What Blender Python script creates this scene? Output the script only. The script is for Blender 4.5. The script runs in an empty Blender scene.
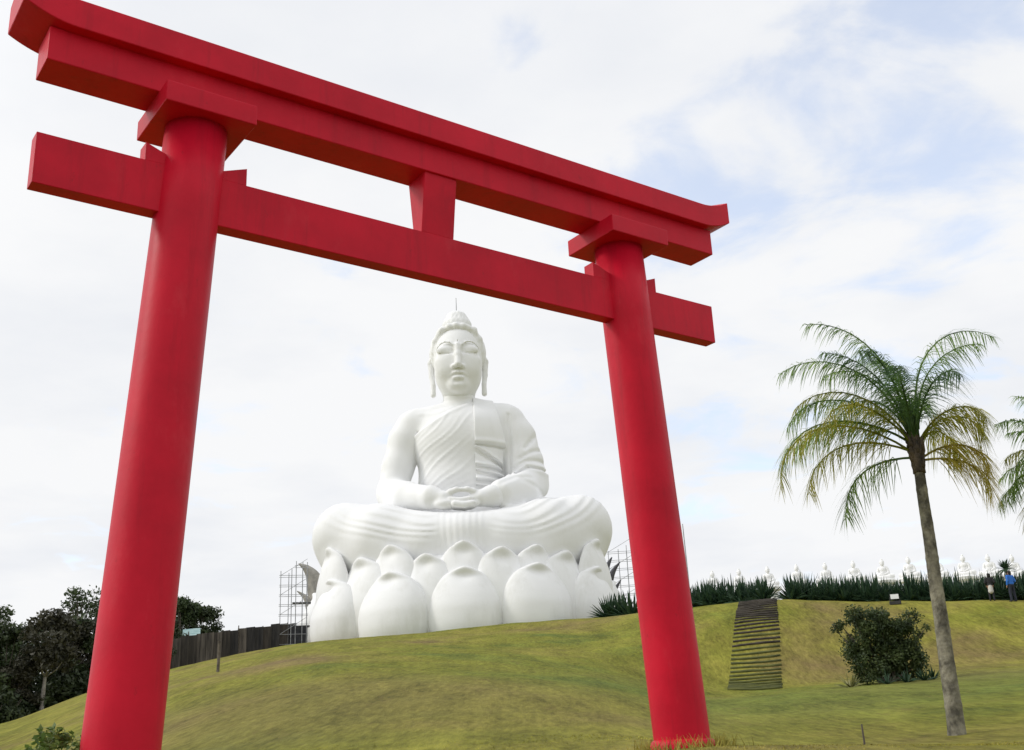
import bpy, math, random
import numpy as np
from mathutils import Vector, Matrix

R = math.radians
SC = bpy.context.scene
COL = SC.collection
EYE = 1.6

# ------------------------------------------------------------------ camera
F_PX, PITCH, ROLL = 1127.63, R(18.9795), R(-2.6712)
cam_d = bpy.data.cameras.new('camera')
cam = bpy.data.objects.new('camera', cam_d)
COL.objects.link(cam)
SC.camera = cam
cam_d.sensor_fit = 'HORIZONTAL'
cam_d.sensor_width = 36.0
cam_d.lens = 36.0 * F_PX / 1024.0
cam_d.clip_start, cam_d.clip_end = 0.05, 9000.0
_f = Vector((0, math.cos(PITCH), math.sin(PITCH)))
_r = Vector((1, 0, 0))
_u = _r.cross(_f)
_r2 = _r * math.cos(ROLL) + _u * math.sin(ROLL)
_u2 = _u * math.cos(ROLL) - _r * math.sin(ROLL)
cam.matrix_world = Matrix(((_r2.x, _u2.x, -_f.x, 0), (_r2.y, _u2.y, -_f.y, 0), (_r2.z, _u2.z, -_f.z, EYE), (0, 0, 0, 1)))

# ------------------------------------------------------------------ sky
SUN_EL, SUN_AZ = R(34), R(-94)          # azimuth from +Y towards +X: the light comes from the left
world = bpy.data.worlds.new('World')
SC.world = world
world.use_nodes = True
wn, wl = world.node_tree.nodes, world.node_tree.links
wn.clear()


def N(nodes, kind, **kw):
    n = nodes.new(kind)
    for k, v in kw.items():
        if k in n.inputs:
            n.inputs[k].default_value = v
        else:
            setattr(n, k, v)
    return n


w_out = N(wn, 'ShaderNodeOutputWorld')
w_bg = N(wn, 'ShaderNodeBackground', Strength=0.1)
sky = N(wn, 'ShaderNodeTexSky', sky_type='NISHITA', sun_disc=False, sun_elevation=SUN_EL, sun_rotation=SUN_AZ, air_density=1.0, dust_density=0.6, ozone_density=2.0)
tc = N(wn, 'ShaderNodeTexCoord')
sep = N(wn, 'ShaderNodeSeparateXYZ')
wl.new(tc.outputs['Generated'], sep.inputs[0])
zc = N(wn, 'ShaderNodeMath', operation='MAXIMUM')
zc.inputs[1].default_value = 0.04
wl.new(sep.outputs['Z'], zc.inputs[0])
za = N(wn, 'ShaderNodeMath', operation='ADD')
za.inputs[1].default_value = 0.12
wl.new(zc.outputs[0], za.inputs[0])
dx = N(wn, 'ShaderNodeMath', operation='DIVIDE')
dy = N(wn, 'ShaderNodeMath', operation='DIVIDE')
wl.new(sep.outputs['X'], dx.inputs[0]); wl.new(za.outputs[0], dx.inputs[1])
wl.new(sep.outputs['Y'], dy.inputs[0]); wl.new(za.outputs[0], dy.inputs[1])
cmb = N(wn, 'ShaderNodeCombineXYZ')
wl.new(dx.outputs[0], cmb.inputs[0]); wl.new(dy.outputs[0], cmb.inputs[1])
big = N(wn, 'ShaderNodeTexNoise', Scale=0.9, Detail=3.0, Roughness=0.5, Distortion=0.3)
fine = N(wn, 'ShaderNodeTexNoise', Scale=3.6, Detail=8.0, Roughness=0.55, Distortion=0.4)
mapb = N(wn, 'ShaderNodeMapping'); mapb.inputs['Location'].default_value = (3.9, 1.3, 0)
mapf = N(wn, 'ShaderNodeMapping'); mapf.inputs['Location'].default_value = (7.7, 4.1, 0)
wl.new(cmb.outputs[0], mapb.inputs[0]); wl.new(cmb.outputs[0], mapf.inputs[0])
wl.new(mapb.outputs[0], big.inputs['Vector']); wl.new(mapf.outputs[0], fine.inputs['Vector'])
# the clearer part of the sky lies to the upper right of the gate
clr = N(wn, 'ShaderNodeVectorMath', operation='DISTANCE')
clr.inputs[1].default_value = (0.27, 0.80, 0.53)
wl.new(tc.outputs['Generated'], clr.inputs[0])
clr_r = N(wn, 'ShaderNodeMapRange', interpolation_type='SMOOTHSTEP')
clr_r.inputs[1].default_value, clr_r.inputs[2].default_value = 0.05, 0.62
clr_r.inputs[3].default_value, clr_r.inputs[4].default_value = 0.12, -0.035
wl.new(clr.outputs['Value'], clr_r.inputs[0])
s1 = N(wn, 'ShaderNodeMath', operation='MULTIPLY_ADD')
s1.inputs[1].default_value = 0.45
wl.new(big.outputs['Fac'], s1.inputs[0]); wl.new(fine.outputs['Fac'], s1.inputs[2])
s2 = N(wn, 'ShaderNodeMath', operation='SUBTRACT')
wl.new(s1.outputs[0], s2.inputs[0]); wl.new(clr_r.outputs[0], s2.inputs[1])
cov = N(wn, 'ShaderNodeMapRange', interpolation_type='SMOOTHSTEP')
cov.inputs[1].default_value, cov.inputs[2].default_value = 0.43, 0.65
cov.inputs[3].default_value, cov.inputs[4].default_value = 0.56, 1.0
wl.new(s2.outputs[0], cov.inputs[0])
# soft grey modelling inside the cloud deck
tone = N(wn, 'ShaderNodeValToRGB')
tone.color_ramp.elements[0].position, tone.color_ramp.elements[0].color = 0.32, (0.86, 0.882, 0.925, 1)
tone.color_ramp.elements[1].position, tone.color_ramp.elements[1].color = 0.56, (0.965, 0.972, 0.985, 1)
tn = N(wn, 'ShaderNodeTexNoise', Scale=1.5, Detail=6.0, Roughness=0.55)
wl.new(mapb.outputs[0], tn.inputs['Vector'])
wl.new(tn.outputs['Fac'], tone.inputs[0])
tsc = N(wn, 'ShaderNodeVectorMath', operation='SCALE')
tsc.inputs['Scale'].default_value = 9.75
wl.new(tone.outputs[0], tsc.inputs[0])
bsc = N(wn, 'ShaderNodeVectorMath', operation='MULTIPLY')
bsc.inputs[1].default_value = (3.2, 3.05, 3.0)
wl.new(sky.outputs[0], bsc.inputs[0])
mx = N(wn, 'ShaderNodeMix', data_type='RGBA')
wl.new(cov.outputs[0], mx.inputs[0]); wl.new(bsc.outputs[0], mx.inputs[6]); wl.new(tsc.outputs[0], mx.inputs[7])
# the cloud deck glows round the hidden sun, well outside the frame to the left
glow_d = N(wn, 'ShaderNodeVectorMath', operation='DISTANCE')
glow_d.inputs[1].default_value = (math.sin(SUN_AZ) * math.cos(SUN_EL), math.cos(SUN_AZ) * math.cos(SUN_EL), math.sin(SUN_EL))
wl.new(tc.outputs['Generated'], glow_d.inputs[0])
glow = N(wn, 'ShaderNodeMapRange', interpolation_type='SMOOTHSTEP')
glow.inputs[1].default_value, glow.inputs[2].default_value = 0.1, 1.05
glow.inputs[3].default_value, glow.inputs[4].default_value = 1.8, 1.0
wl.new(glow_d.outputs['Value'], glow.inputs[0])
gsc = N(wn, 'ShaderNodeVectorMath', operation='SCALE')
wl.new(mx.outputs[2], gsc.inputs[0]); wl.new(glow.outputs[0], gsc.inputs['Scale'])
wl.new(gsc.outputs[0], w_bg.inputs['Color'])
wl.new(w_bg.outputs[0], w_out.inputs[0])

sun_d = bpy.data.lights.new('sun', 'SUN')
sun_d.energy, sun_d.angle, sun_d.color = 1.2, R(10), (1.0, 0.95, 0.88)
sun = bpy.data.objects.new('sun', sun_d)
COL.objects.link(sun)
_sd = Vector((math.sin(SUN_AZ) * math.cos(SUN_EL), math.cos(SUN_AZ) * math.cos(SUN_EL), math.sin(SUN_EL)))
sun.rotation_euler = _sd.to_track_quat('Z', 'Y').to_euler()
SC.view_settings.view_transform = 'Standard'
SC.view_settings.look = 'None'
SC.view_settings.exposure = 0.0
SC.view_settings.gamma = 1.0
SC.view_settings.use_curve_mapping = False
SC.cycles.use_denoising = True
SC.cycles.max_bounces = 6

# ------------------------------------------------------------------ helpers


def place(px, py, d, z=None):
    """world point at horizontal distance d along the sight line measured in the photograph"""
    v = _f + _r2 * ((px - 512) / F_PX) - _u2 * ((py - 375) / F_PX)
    t = d / math.hypot(v.x, v.y)
    return Vector((v.x * t, v.y * t, v.z * t + EYE if z is None else z))


def tag(o, label=None, cat=None, group=None, kind=None):
    for k, v in (('label', label), ('category', cat), ('group', group), ('kind', kind)):
        if v:
            o[k] = v
    return o


def empty(name, loc=(0, 0, 0), rz=0.0, label=None, cat=None, group=None):
    o = bpy.data.objects.new(name, None)
    COL.objects.link(o)
    o.location = loc
    o.rotation_euler = (0, 0, rz)
    o.empty_display_size = 0.2
    return tag(o, label, cat, group)


class MB:
    """collects faces for one mesh object"""

    def __init__(self):
        self.v, self.f, self.n = [], [], 0

    def add(self, v, f):
        v = np.asarray(v, float).reshape(-1, 3)
        self.v.append(v)
        o = self.n
        self.f.extend([tuple(int(i) + o for i in q) for q in f])
        self.n += len(v)

    def box(self, c, s, m=None):
        p = np.array([[x, y, z] for x in (-.5, .5) for y in (-.5, .5) for z in (-.5, .5)]) * np.asarray(s, float)
        if m is not None:
            p = p @ np.array(m).T
        self.add(p + np.asarray(c, float), [(0, 1, 3, 2), (4, 6, 7, 5), (0, 4, 5, 1), (2, 3, 7, 6), (0, 2, 6, 4), (1, 5, 7, 3)])

    def tube(self, pts, rad, n=8, cap=True):
        pts = [Vector(p) for p in pts]
        if not hasattr(rad, '__len__'):
            rad = [rad] * len(pts)
        vs, fs = [], []
        for i, p in enumerate(pts):
            t = (pts[min(i + 1, len(pts) - 1)] - pts[max(i - 1, 0)]).normalized()
            a = t.cross(Vector((0.31, 0.95, 0.02))).normalized()
            b = t.cross(a)
            for k in range(n):
                w = 2 * math.pi * k / n
                vs.append(p + (a * math.cos(w) + b * math.sin(w)) * rad[i])
        for i in range(len(pts) - 1):
            for k in range(n):
                k2 = (k + 1) % n
                fs.append((i * n + k, i * n + k2, (i + 1) * n + k2, (i + 1) * n + k))
        if cap:
            fs.append(tuple(range(n))[::-1])
            fs.append(tuple((len(pts) - 1) * n + k for k in range(n)))
        self.add([tuple(q) for q in vs], fs)

    def build(self, name, m, parent=None, smooth=False, bevel=0.0):
        me = bpy.data.meshes.new(name)
        v = np.concatenate(self.v) if self.v else np.zeros((0, 3))
        me.from_pydata(v.tolist(), [], self.f)
        return finish(name, me, m, parent, smooth, bevel)


def finish(name, me, m, parent=None, smooth=False, bevel=0.0):
    me.materials.append(m)
    if smooth:
        me.polygons.foreach_set('use_smooth', np.ones(len(me.polygons), bool))
    o = bpy.data.objects.new(name, me)
    COL.objects.link(o)
    if parent:
        o.parent = parent
    if bevel:
        b = o.modifiers.new('bevel', 'BEVEL')
        b.width, b.segments, b.limit_method = bevel, 2, 'ANGLE'
    return o


def copy_tree(o, parent=None):
    kids = [c for c in o.children]
    c = o.copy()
    COL.objects.link(c)
    if parent:
        c.parent = parent
    for k in kids:
        copy_tree(k, c)
    return c


def quads_mesh(name, quads):
    """fast mesh of loose quads: array (n,4,3)"""
    n = len(quads)
    me = bpy.data.meshes.new(name)
    me.vertices.add(n * 4)
    me.vertices.foreach_set('co', np.asarray(quads, np.float32).reshape(-1))
    me.loops.add(n * 4)
    me.loops.foreach_set('vertex_index', np.arange(n * 4, dtype=np.int32))
    me.polygons.add(n)
    me.polygons.foreach_set('loop_start', np.arange(0, n * 4, 4, dtype=np.int32))
    me.update(calc_edges=True)
    return me


# ------------------------------------------------------------------ materials
def mat(name):
    m = bpy.data.materials.new(name)
    m.use_nodes = True
    n = m.node_tree.nodes
    return m, n, m.node_tree.links, n['Principled BSDF']


def noisy(name, c1, c2, scale=3.0, rough=0.6, bump=0.0, bscale=30.0, detail=6.0, lo=.35, hi=.65, spec=.5, stretch=(1, 1, 1), coat=0.0, sub=0.0, c3=None):
    m, n, l, p = mat(name)
    t = N(n, 'ShaderNodeTexCoord')
    mp = N(n, 'ShaderNodeMapping')
    mp.inputs['Scale'].default_value = stretch
    l.new(t.outputs['Object'], mp.inputs[0])
    x = N(n, 'ShaderNodeTexNoise', Scale=scale, Detail=detail, Roughness=0.6)
    l.new(mp.outputs[0], x.inputs['Vector'])
    r = N(n, 'ShaderNodeValToRGB')
    e = r.color_ramp.elements
    e[0].position, e[0].color = lo, (*c1, 1)
    e[1].position, e[1].color = hi, (*c2, 1)
    if c3:
        k = e.new(min(.98, hi + .12)); k.color = (*c3, 1)
    l.new(x.outputs['Fac'], r.inputs[0])
    l.new(r.outputs[0], p.inputs['Base Color'])
    p.inputs['Roughness'].default_value = rough
    p.inputs['Specular IOR Level'].default_value = spec
    if coat:
        p.inputs['Coat Weight'].default_value = coat
        p.inputs['Coat Roughness'].default_value = 0.35
    if sub:
        p.inputs['Transmission Weight'].default_value = 0
    if bump:
        b = N(n, 'ShaderNodeTexNoise', Scale=bscale, Detail=5.0)
        l.new(mp.outputs[0], b.inputs['Vector'])
        bn = N(n, 'ShaderNodeBump', Strength=bump)
        bn.inputs['Distance'].default_value = 0.05
        l.new(b.outputs['Fac'], bn.inputs['Height'])
        l.new(bn.outputs[0], p.inputs['Normal'])
    return m


def leaf_mat(name, c1, c2, scale=1.5, trans=0.35, rough=0.5, c3=None):
    """leaf with some light coming through"""
    m, n, l, p = mat(name)
    t = N(n, 'ShaderNodeTexCoord')
    x = N(n, 'ShaderNodeTexNoise', Scale=scale, Detail=4.0, Roughness=0.7)
    l.new(t.outputs['Object'], x.inputs['Vector'])
    r = N(n, 'ShaderNodeValToRGB')
    e = r.color_ramp.elements
    e[0].position, e[0].color = .36, (*c1, 1)
    e[1].position, e[1].color = .62, (*c2, 1)
    if c3:
        k = e.new(.74); k.color = (*c3, 1)
    l.new(x.outputs['Fac'], r.inputs[0])
    l.new(r.outputs[0], p.inputs['Base Color'])
    p.inputs['Roughness'].default_value = rough
    p.inputs['Specular IOR Level'].default_value = 0.3
    tr = N(n, 'ShaderNodeBsdfTranslucent')
    l.new(r.outputs[0], tr.inputs['Color'])
    mxs = N(n, 'ShaderNodeMixShader')
    mxs.inputs[0].default_value = trans
    l.new(p.outputs[0], mxs.inputs[1]); l.new(tr.outputs[0], mxs.inputs[2])
    l.new(mxs.outputs[0], n['Material Output'].inputs[0])
    return m


def statue_mat(name, base, grime, amount):
    m, n, l, p = mat(name)
    t = N(n, 'ShaderNodeTexCoord')
    mp = N(n, 'ShaderNodeMapping'); mp.inputs['Scale'].default_value = (1, 1, .22)
    l.new(t.outputs['Object'], mp.inputs[0])
    a = N(n, 'ShaderNodeTexNoise', Scale=.9, Detail=9.0, Roughness=.65)
    l.new(mp.outputs[0], a.inputs['Vector'])
    b = N(n, 'ShaderNodeTexNoise', Scale=.28, Detail=4.0)
    l.new(t.outputs['Object'], b.inputs['Vector'])
    mu = N(n, 'ShaderNodeMath', operation='MULTIPLY')
    l.new(a.outputs['Fac'], mu.inputs[0]); l.new(b.outputs['Fac'], mu.inputs[1])
    r = N(n, 'ShaderNodeMapRange')
    r.inputs[1].default_value, r.inputs[2].default_value = .24, .42
    r.inputs[3].default_value, r.inputs[4].default_value = 0.0, amount
    l.new(mu.outputs[0], r.inputs[0])
    x = N(n, 'ShaderNodeMix', data_type='RGBA')
    x.inputs[6].default_value = (*base, 1); x.inputs[7].default_value = (*grime, 1)
    l.new(r.outputs[0], x.inputs[0]); l.new(x.outputs[2], p.inputs['Base Color'])
    p.inputs['Roughness'].default_value = .62
    p.inputs['Specular IOR Level'].default_value = .35
    bb = N(n, 'ShaderNodeTexNoise', Scale=2.2, Detail=6.0)
    l.new(t.outputs['Object'], bb.inputs['Vector'])
    bn = N(n, 'ShaderNodeBump', Strength=.12); bn.inputs['Distance'].default_value = .12
    l.new(bb.outputs['Fac'], bn.inputs['Height']); l.new(bn.outputs[0], p.inputs['Normal'])
    return m


M_WHITE = statue_mat('white_painted_concrete', (.85, .855, .86), (.74, .74, .72), .3)
M_PETAL = statue_mat('white_petal_concrete', (.84, .845, .845), (.58, .58, .53), .42)
M_SMALL = noisy('cream_stone', (.88, .88, .87), (.90, .90, .89), 3.0, .7)
M_GREYC = noisy('bare_concrete', (.22, .21, .19), (.38, .36, .32), 1.2, .85, .3, 6)
M_DARKC = noisy('dark_bare_steel', (.045, .045, .055), (.10, .10, .115), 2.0, .6)
M_STEEL = noisy('galvanised_pipe', (.25, .26, .28), (.40, .41, .43), 4.0, .5)
M_NET = noisy('dark_netting', (.018, .020, .026), (.045, .047, .055), 2.0, .9)
M_TRUNK = noisy('bark', (.06, .05, .04), (.17, .145, .115), 5.0, .9, .5, 18)
M_PALE_BARK = noisy('pale_bark', (.20, .18, .15), (.38, .36, .32), 4.0, .9, .4, 18)
M_TREE_A = leaf_mat('dark_leaves', (.018, .030, .013), (.062, .085, .032), .9, .25)
M_TREE_B = leaf_mat('mid_green_leaves', (.026, .044, .018), (.085, .120, .045), .9, .22)
M_TREE_C = leaf_mat('brownish_leaves', (.026, .028, .018), (.080, .075, .046), .9, .25)
M_BUSH = leaf_mat('bush_leaves', (.022, .040, .016), (.085, .115, .036), 1.6, .3, c3=(.16, .18, .06))
M_NEAR = leaf_mat('fresh_leaves', (.05, .10, .02), (.14, .21, .045), 5.0, .35)
M_SPIKY = leaf_mat('sword_leaves', (.014, .042, .024), (.060, .110, .056), 1.2, .2)
M_SPIKY_Y = leaf_mat('variegated_leaves', (.12, .14, .04), (.34, .32, .14), 2.0, .25)


def red_paint():
    m, n, l, p = mat('red_paint')
    t = N(n, 'ShaderNodeTexCoord')
    a = N(n, 'ShaderNodeTexNoise', Scale=1.1, Detail=8.0, Roughness=.62)
    l.new(t.outputs['Object'], a.inputs['Vector'])
    r = N(n, 'ShaderNodeValToRGB')
    e = r.color_ramp.elements
    e[0].position, e[0].color = .33, (.47, .0035, .021, 1)
    e[1].position, e[1].color = .66, (.63, .007, .031, 1)
    l.new(a.outputs['Fac'], r.inputs[0])

    def layer(prev, scale, stretch, lo, hi, amount, col):
        mp = N(n, 'ShaderNodeMapping'); mp.inputs['Scale'].default_value = stretch
        b = N(n, 'ShaderNodeTexNoise', Scale=scale, Detail=9.0, Roughness=.7)
        l.new(t.outputs['Object'], mp.inputs[0]); l.new(mp.outputs[0], b.inputs['Vector'])
        rr = N(n, 'ShaderNodeMapRange'); rr.inputs[1].default_value, rr.inputs[2].default_value = lo, hi
        rr.inputs[3].default_value, rr.inputs[4].default_value = 0, amount
        l.new(b.outputs['Fac'], rr.inputs[0])
        x = N(n, 'ShaderNodeMix', data_type='RGBA'); x.inputs[7].default_value = (*col, 1)
        l.new(rr.outputs[0], x.inputs[0]); l.new(prev, x.inputs[6])
        return x.outputs[2]
    c = layer(r.outputs[0], 6.0, (1, 1, .08), .54, .72, .40, (.27, .008, .018))      # rain streaks
    c = layer(c, 10.0, (1, 1, .6), .63, .76, .55, (.20, .012, .018))                  # scuffs
    c = layer(c, 2.6, (1, 1, .5), .58, .74, .28, (.62, .055, .075))                   # faded paint
    l.new(c, p.inputs['Base Color'])
    ro = N(n, 'ShaderNodeMapRange'); ro.inputs[3].default_value, ro.inputs[4].default_value = .38, .56
    l.new(a.outputs['Fac'], ro.inputs[0]); l.new(ro.outputs[0], p.inputs['Roughness'])
    p.inputs['Specular IOR Level'].default_value = .18
    bt = N(n, 'ShaderNodeTexNoise', Scale=16.0, Detail=7.0)
    l.new(t.outputs['Object'], bt.inputs['Vector'])
    bn = N(n, 'ShaderNodeBump', Strength=.10); bn.inputs['Distance'].default_value = .02
    l.new(bt.outputs['Fac'], bn.inputs['Height']); l.new(bn.outputs[0], p.inputs['Normal'])
    return m


M_RED = red_paint()


def grass_mat(name, gain=1.0, blade=False):
    m, n, l, p = mat(name)
    t = N(n, 'ShaderNodeTexCoord')
    mp = N(n, 'ShaderNodeMapping'); mp.inputs['Scale'].default_value = (.8, .55, .8)
    mf = N(n, 'ShaderNodeMapping'); mf.inputs['Scale'].default_value = (1.0, .22, .4)
    l.new(t.outputs['Object'], mp.inputs[0]); l.new(t.outputs['Object'], mf.inputs[0])
    a = N(n, 'ShaderNodeTexNoise', Scale=.10, Detail=9.0, Roughness=.66, Distortion=.3)
    b = N(n, 'ShaderNodeTexNoise', Scale=.75, Detail=9.0, Roughness=.75)
    f2 = N(n, 'ShaderNodeTexNoise', Scale=6.5, Detail=6.0, Roughness=.75)
    l.new(mp.outputs[0], a.inputs['Vector'])
    l.new(mf.outputs[0], b.inputs['Vector']); l.new(mf.outputs[0], f2.inputs['Vector'])
    g = gain
    r = N(n, 'ShaderNodeValToRGB')
    e = r.color_ramp.elements
    e[0].position, e[0].color = .34, (.110 * g, .140 * g, .028 * g, 1)
    e[1].position, e[1].color = .69, (.175 * g, .128 * g, .054 * g, 1)
    k = e.new(.44); k.color = (.165 * g, .170 * g, .024 * g, 1)
    k = e.new(.53); k.color = (.200 * g, .186 * g, .034 * g, 1)
    l.new(a.outputs['Fac'], r.inputs[0])
    # the lower bank on the right is greener turf
    dv = N(n, 'ShaderNodeVectorMath', operation='DISTANCE'); dv.inputs[1].default_value = (11, 38, 2.5)
    l.new(t.outputs['Object'], dv.inputs[0])
    gm = N(n, 'ShaderNodeMapRange', interpolation_type='SMOOTHSTEP')
    gm.inputs[1].default_value, gm.inputs[2].default_value = 5, 17
    gm.inputs[3].default_value, gm.inputs[4].default_value = .55, 0
    l.new(dv.outputs['Value'], gm.inputs[0])
    gx = N(n, 'ShaderNodeMix', data_type='RGBA'); gx.inputs[7].default_value = (.105 * g, .140 * g, .030 * g, 1)
    l.new(gm.outputs[0], gx.inputs[0]); l.new(r.outputs[0], gx.inputs[6])
    # worn brownish turf low on the left
    dv2 = N(n, 'ShaderNodeVectorMath', operation='DISTANCE'); dv2.inputs[1].default_value = (-6, 26, 2.0)
    l.new(t.outputs['Object'], dv2.inputs[0])
    ad = N(n, 'ShaderNodeMath', operation='MULTIPLY_ADD'); ad.inputs[1].default_value = 22.0
    l.new(a.outputs['Fac'], ad.inputs[0]); l.new(dv2.outputs['Value'], ad.inputs[2])
    gm2 = N(n, 'ShaderNodeMapRange', interpolation_type='SMOOTHSTEP')
    gm2.inputs[1].default_value, gm2.inputs[2].default_value = 14, 23
    gm2.inputs[3].default_value, gm2.inputs[4].default_value = .5, 0
    l.new(ad.outputs[0], gm2.inputs[0])
    gx2 = N(n, 'ShaderNodeMix', data_type='RGBA'); gx2.inputs[7].default_value = (.150 * g, .118 * g, .046 * g, 1)
    l.new(gm2.outputs[0], gx2.inputs[0]); l.new(gx.outputs[2], gx2.inputs[6])
    gx = gx2
    av = N(n, 'ShaderNodeMath', operation='MULTIPLY_ADD'); av.inputs[1].default_value = .5
    hf = N(n, 'ShaderNodeMath', operation='MULTIPLY'); hf.inputs[1].default_value = .5
    l.new(f2.outputs['Fac'], hf.inputs[0]); l.new(b.outputs['Fac'], av.inputs[0]); l.new(hf.outputs[0], av.inputs[2])
    r2 = N(n, 'ShaderNodeMapRange')
    r2.inputs[1].default_value, r2.inputs[2].default_value = .37, .63
    r2.inputs[3].default_value, r2.inputs[4].default_value = .46, 1.50
    l.new(av.outputs[0], r2.inputs[0])
    sc = N(n, 'ShaderNodeVectorMath', operation='SCALE')
    l.new(gx.outputs[2], sc.inputs[0]); l.new(r2.outputs[0], sc.inputs['Scale'])
    # scattered dry thatch
    dn = N(n, 'ShaderNodeMapRange'); dn.inputs[1].default_value, dn.inputs[2].default_value = .57, .70
    dn.inputs[3].default_value, dn.inputs[4].default_value = 0, .55
    dt = N(n, 'ShaderNodeTexNoise', Scale=1.7, Detail=8.0, Roughness=.8)
    l.new(mf.outputs[0], dt.inputs['Vector']); l.new(dt.outputs['Fac'], dn.inputs[0])
    dx_ = N(n, 'ShaderNodeMix', data_type='RGBA'); dx_.inputs[7].default_value = (.16 * g, .105 * g, .045 * g, 1)
    l.new(dn.outputs[0], dx_.inputs[0]); l.new(sc.outputs[0], dx_.inputs[6])
    l.new(dx_.outputs[2], p.inputs['Base Color'])
    p.inputs['Roughness'].default_value = .95
    p.inputs['Specular IOR Level'].default_value = .1
    if not blade:
        bn = N(n, 'ShaderNodeBump', Strength=.8); bn.inputs['Distance'].default_value = .14
        l.new(av.outputs[0], bn.inputs['Height']); l.new(bn.outputs[0], p.inputs['Normal'])
    return m


M_GRASS = grass_mat('lawn', 1.06)
M_BLADE = grass_mat('grass_blades', 1.6, True)

# ------------------------------------------------------------------ terrain
# profiles by azimuth (degrees, 0 = straight ahead, + right): list of (distance, height above eye level)
T = lambda d, el: (d, d * math.tan(R(el)))
PROF = {
    -180: [(0, -1.6), (6, -1.6), (12, -1.7), (18, -1.8), (30, -2.2), (50, -3), (56, -3.2), (64, -3.6), (80, -4), (95, -5), (170, -8), (400, -20)],
    -70: [(0, -1.6), (6, -1.5), (12, -1.3), (18, -1.1), (30, -.6), (50, .2), (56, .4), (64, .8), (80, 1.2), (95, 1.2), (170, -2), (400, -20)],
    -40: [(0, -1.6), (6, -1.3), (12, -.8), (18, -.45), (30, .2), (50, 1.2), (56, 1.5), (64, 1.9), (80, 2.5), (95, 2.7), (170, 0), (400, -20)],
    -24.2: [(0, -1.6), (6, -1.2), (12, -.62), (18, -.3), (30, .35), (50, 1.7), (58, 2.25), (66, 2.8), T(86, 2.42), (102, 4.2), (170, 2), (400, -20)],
    -20.6: [(0, -1.6), (6, -1.1), (12, -.45), (18, -.05), (30, 1.0), (50, 2.9), (58, 3.7), (70, 4.85), T(93, 3.92), (110, 6.7), (170, 4), (400, -20)],
    -15: [(0, -1.6), (6, -1.05), (12, -.3), (18, .3), (30, 1.7), (50, 4.05), (60, 5.2), (80, 7.3), T(107, 5.18), (122, 9.9), (180, 7), (400, -20)],
    -10: [(0, -1.6), (6, -1.0), (12, -.22), (18, .45), (30, 2.0), (50, 4.7), (62, 6.25), (84, 8.85), T(112, 5.83), (130, 11.6), (190, 9), (400, -20)],
    -3: [(0, -1.6), (6, -.9), (12, -.12), (18, .5), (30, 1.95), (50, 4.4), (62, 6.05), (84, 9.0), T(104, 6.36), (122, 12.3), (190, 10), (400, -20)],
    3.8: [(0, -1.6), (6, -.8), (12, -.03), (18, .4), (30, 1.6), (50, 3.7), (62, 5.5), (84, 9.2), T(105, 6.62), (124, 12.8), (190, 10), (400, -20)],
    6.2: [(0, -1.6), (6, -.75), (12, .07), (18, .3), (30, 1.3), (50, 3.0), (56, 4.0), (74, 8.1), T(92, 6.80), (110, 11.6), (190, 9), (400, -20)],
    8.3: [(0, -1.6), (6, -.75), (12, .08), (18, .12), (30, .9), (50, 2.25), (56, 3.0), (68, 7.5), T(77, 6.97), (95, 9.9), (190, 8), (400, -20)],
    12.2: [(0, -1.6), (6, -.75), (12, .05), (18, .02), (30, .85), (50, 2.38), (55, 2.75), (66, 7.25), T(72, 6.99), (90, 9.2), (190, 8), (400, -20)],
    18.2: [(0, -1.6), (6, -.75), (12, -.01), (18, -.06), (30, .95), (50, 2.55), (55, 2.95), (65, 6.55), T(70.5, 6.47), (90, 8.5), (190, 7), (400, -20)],
    23.4: [(0, -1.6), (6, -.75), (12, -.07), (18, -.02), (30, 1.05), (50, 2.75), (55, 3.2), (64, 6.0), T(69, 5.96), (90, 7.9), (190, 6), (400, -20)],
    35: [(0, -1.6), (6, -.75), (12, -.2), (18, -.1), (30, 1.0), (50, 2.6), (55, 3.0), (64, 5.1), T(68, 4.9), (90, 6.6), (190, 5), (400, -20)],
    70: [(0, -1.6), (6, -1.1), (12, -.8), (18, -.5), (30, .2), (50, 1.2), (55, 1.5), (64, 2.1), (72, 2.7), (95, 3.1), (190, 2), (400, -20)],
    180: [(0, -1.6), (6, -1.6), (12, -1.7), (18, -1.8), (30, -2.2), (50, -3), (56, -3.2), (64, -3.6), (80, -4), (95, -5), (170, -8), (400, -20)],
}
_AZ = np.array(sorted(PROF))
_PD = np.array([[q[0] for q in PROF[a]] for a in _AZ], float)
_PH = np.array([[q[1] for q in PROF[a]] for a in _AZ], float)
# resample every profile on a common distance axis with a monotone cubic, then blend between azimuths
_DAX = np.concatenate([np.linspace(0, 140, 561), np.linspace(142, 400, 60)])


def pchip(x, y, q):
    h = np.diff(x); d = np.diff(y) / h
    m = np.zeros_like(y)
    m[0], m[-1] = d[0], d[-1]
    for i in range(1, len(x) - 1):
        if d[i - 1] * d[i] > 0:
            w1, w2 = 2 * h[i] + h[i - 1], h[i] + 2 * h[i - 1]
            m[i] = (w1 + w2) / (w1 / d[i - 1] + w2 / d[i])
    i = np.clip(np.searchsorted(x, q, 'right') - 1, 0, len(h) - 1)
    t = (q - x[i]) / h[i]
    return ((2 * t**3 - 3 * t**2 + 1) * y[i] + (t**3 - 2 * t**2 + t) * h[i] * m[i] + (-2 * t**3 + 3 * t**2) * y[i + 1] + (t**3 - t**2) * h[i] * m[i + 1])


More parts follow.
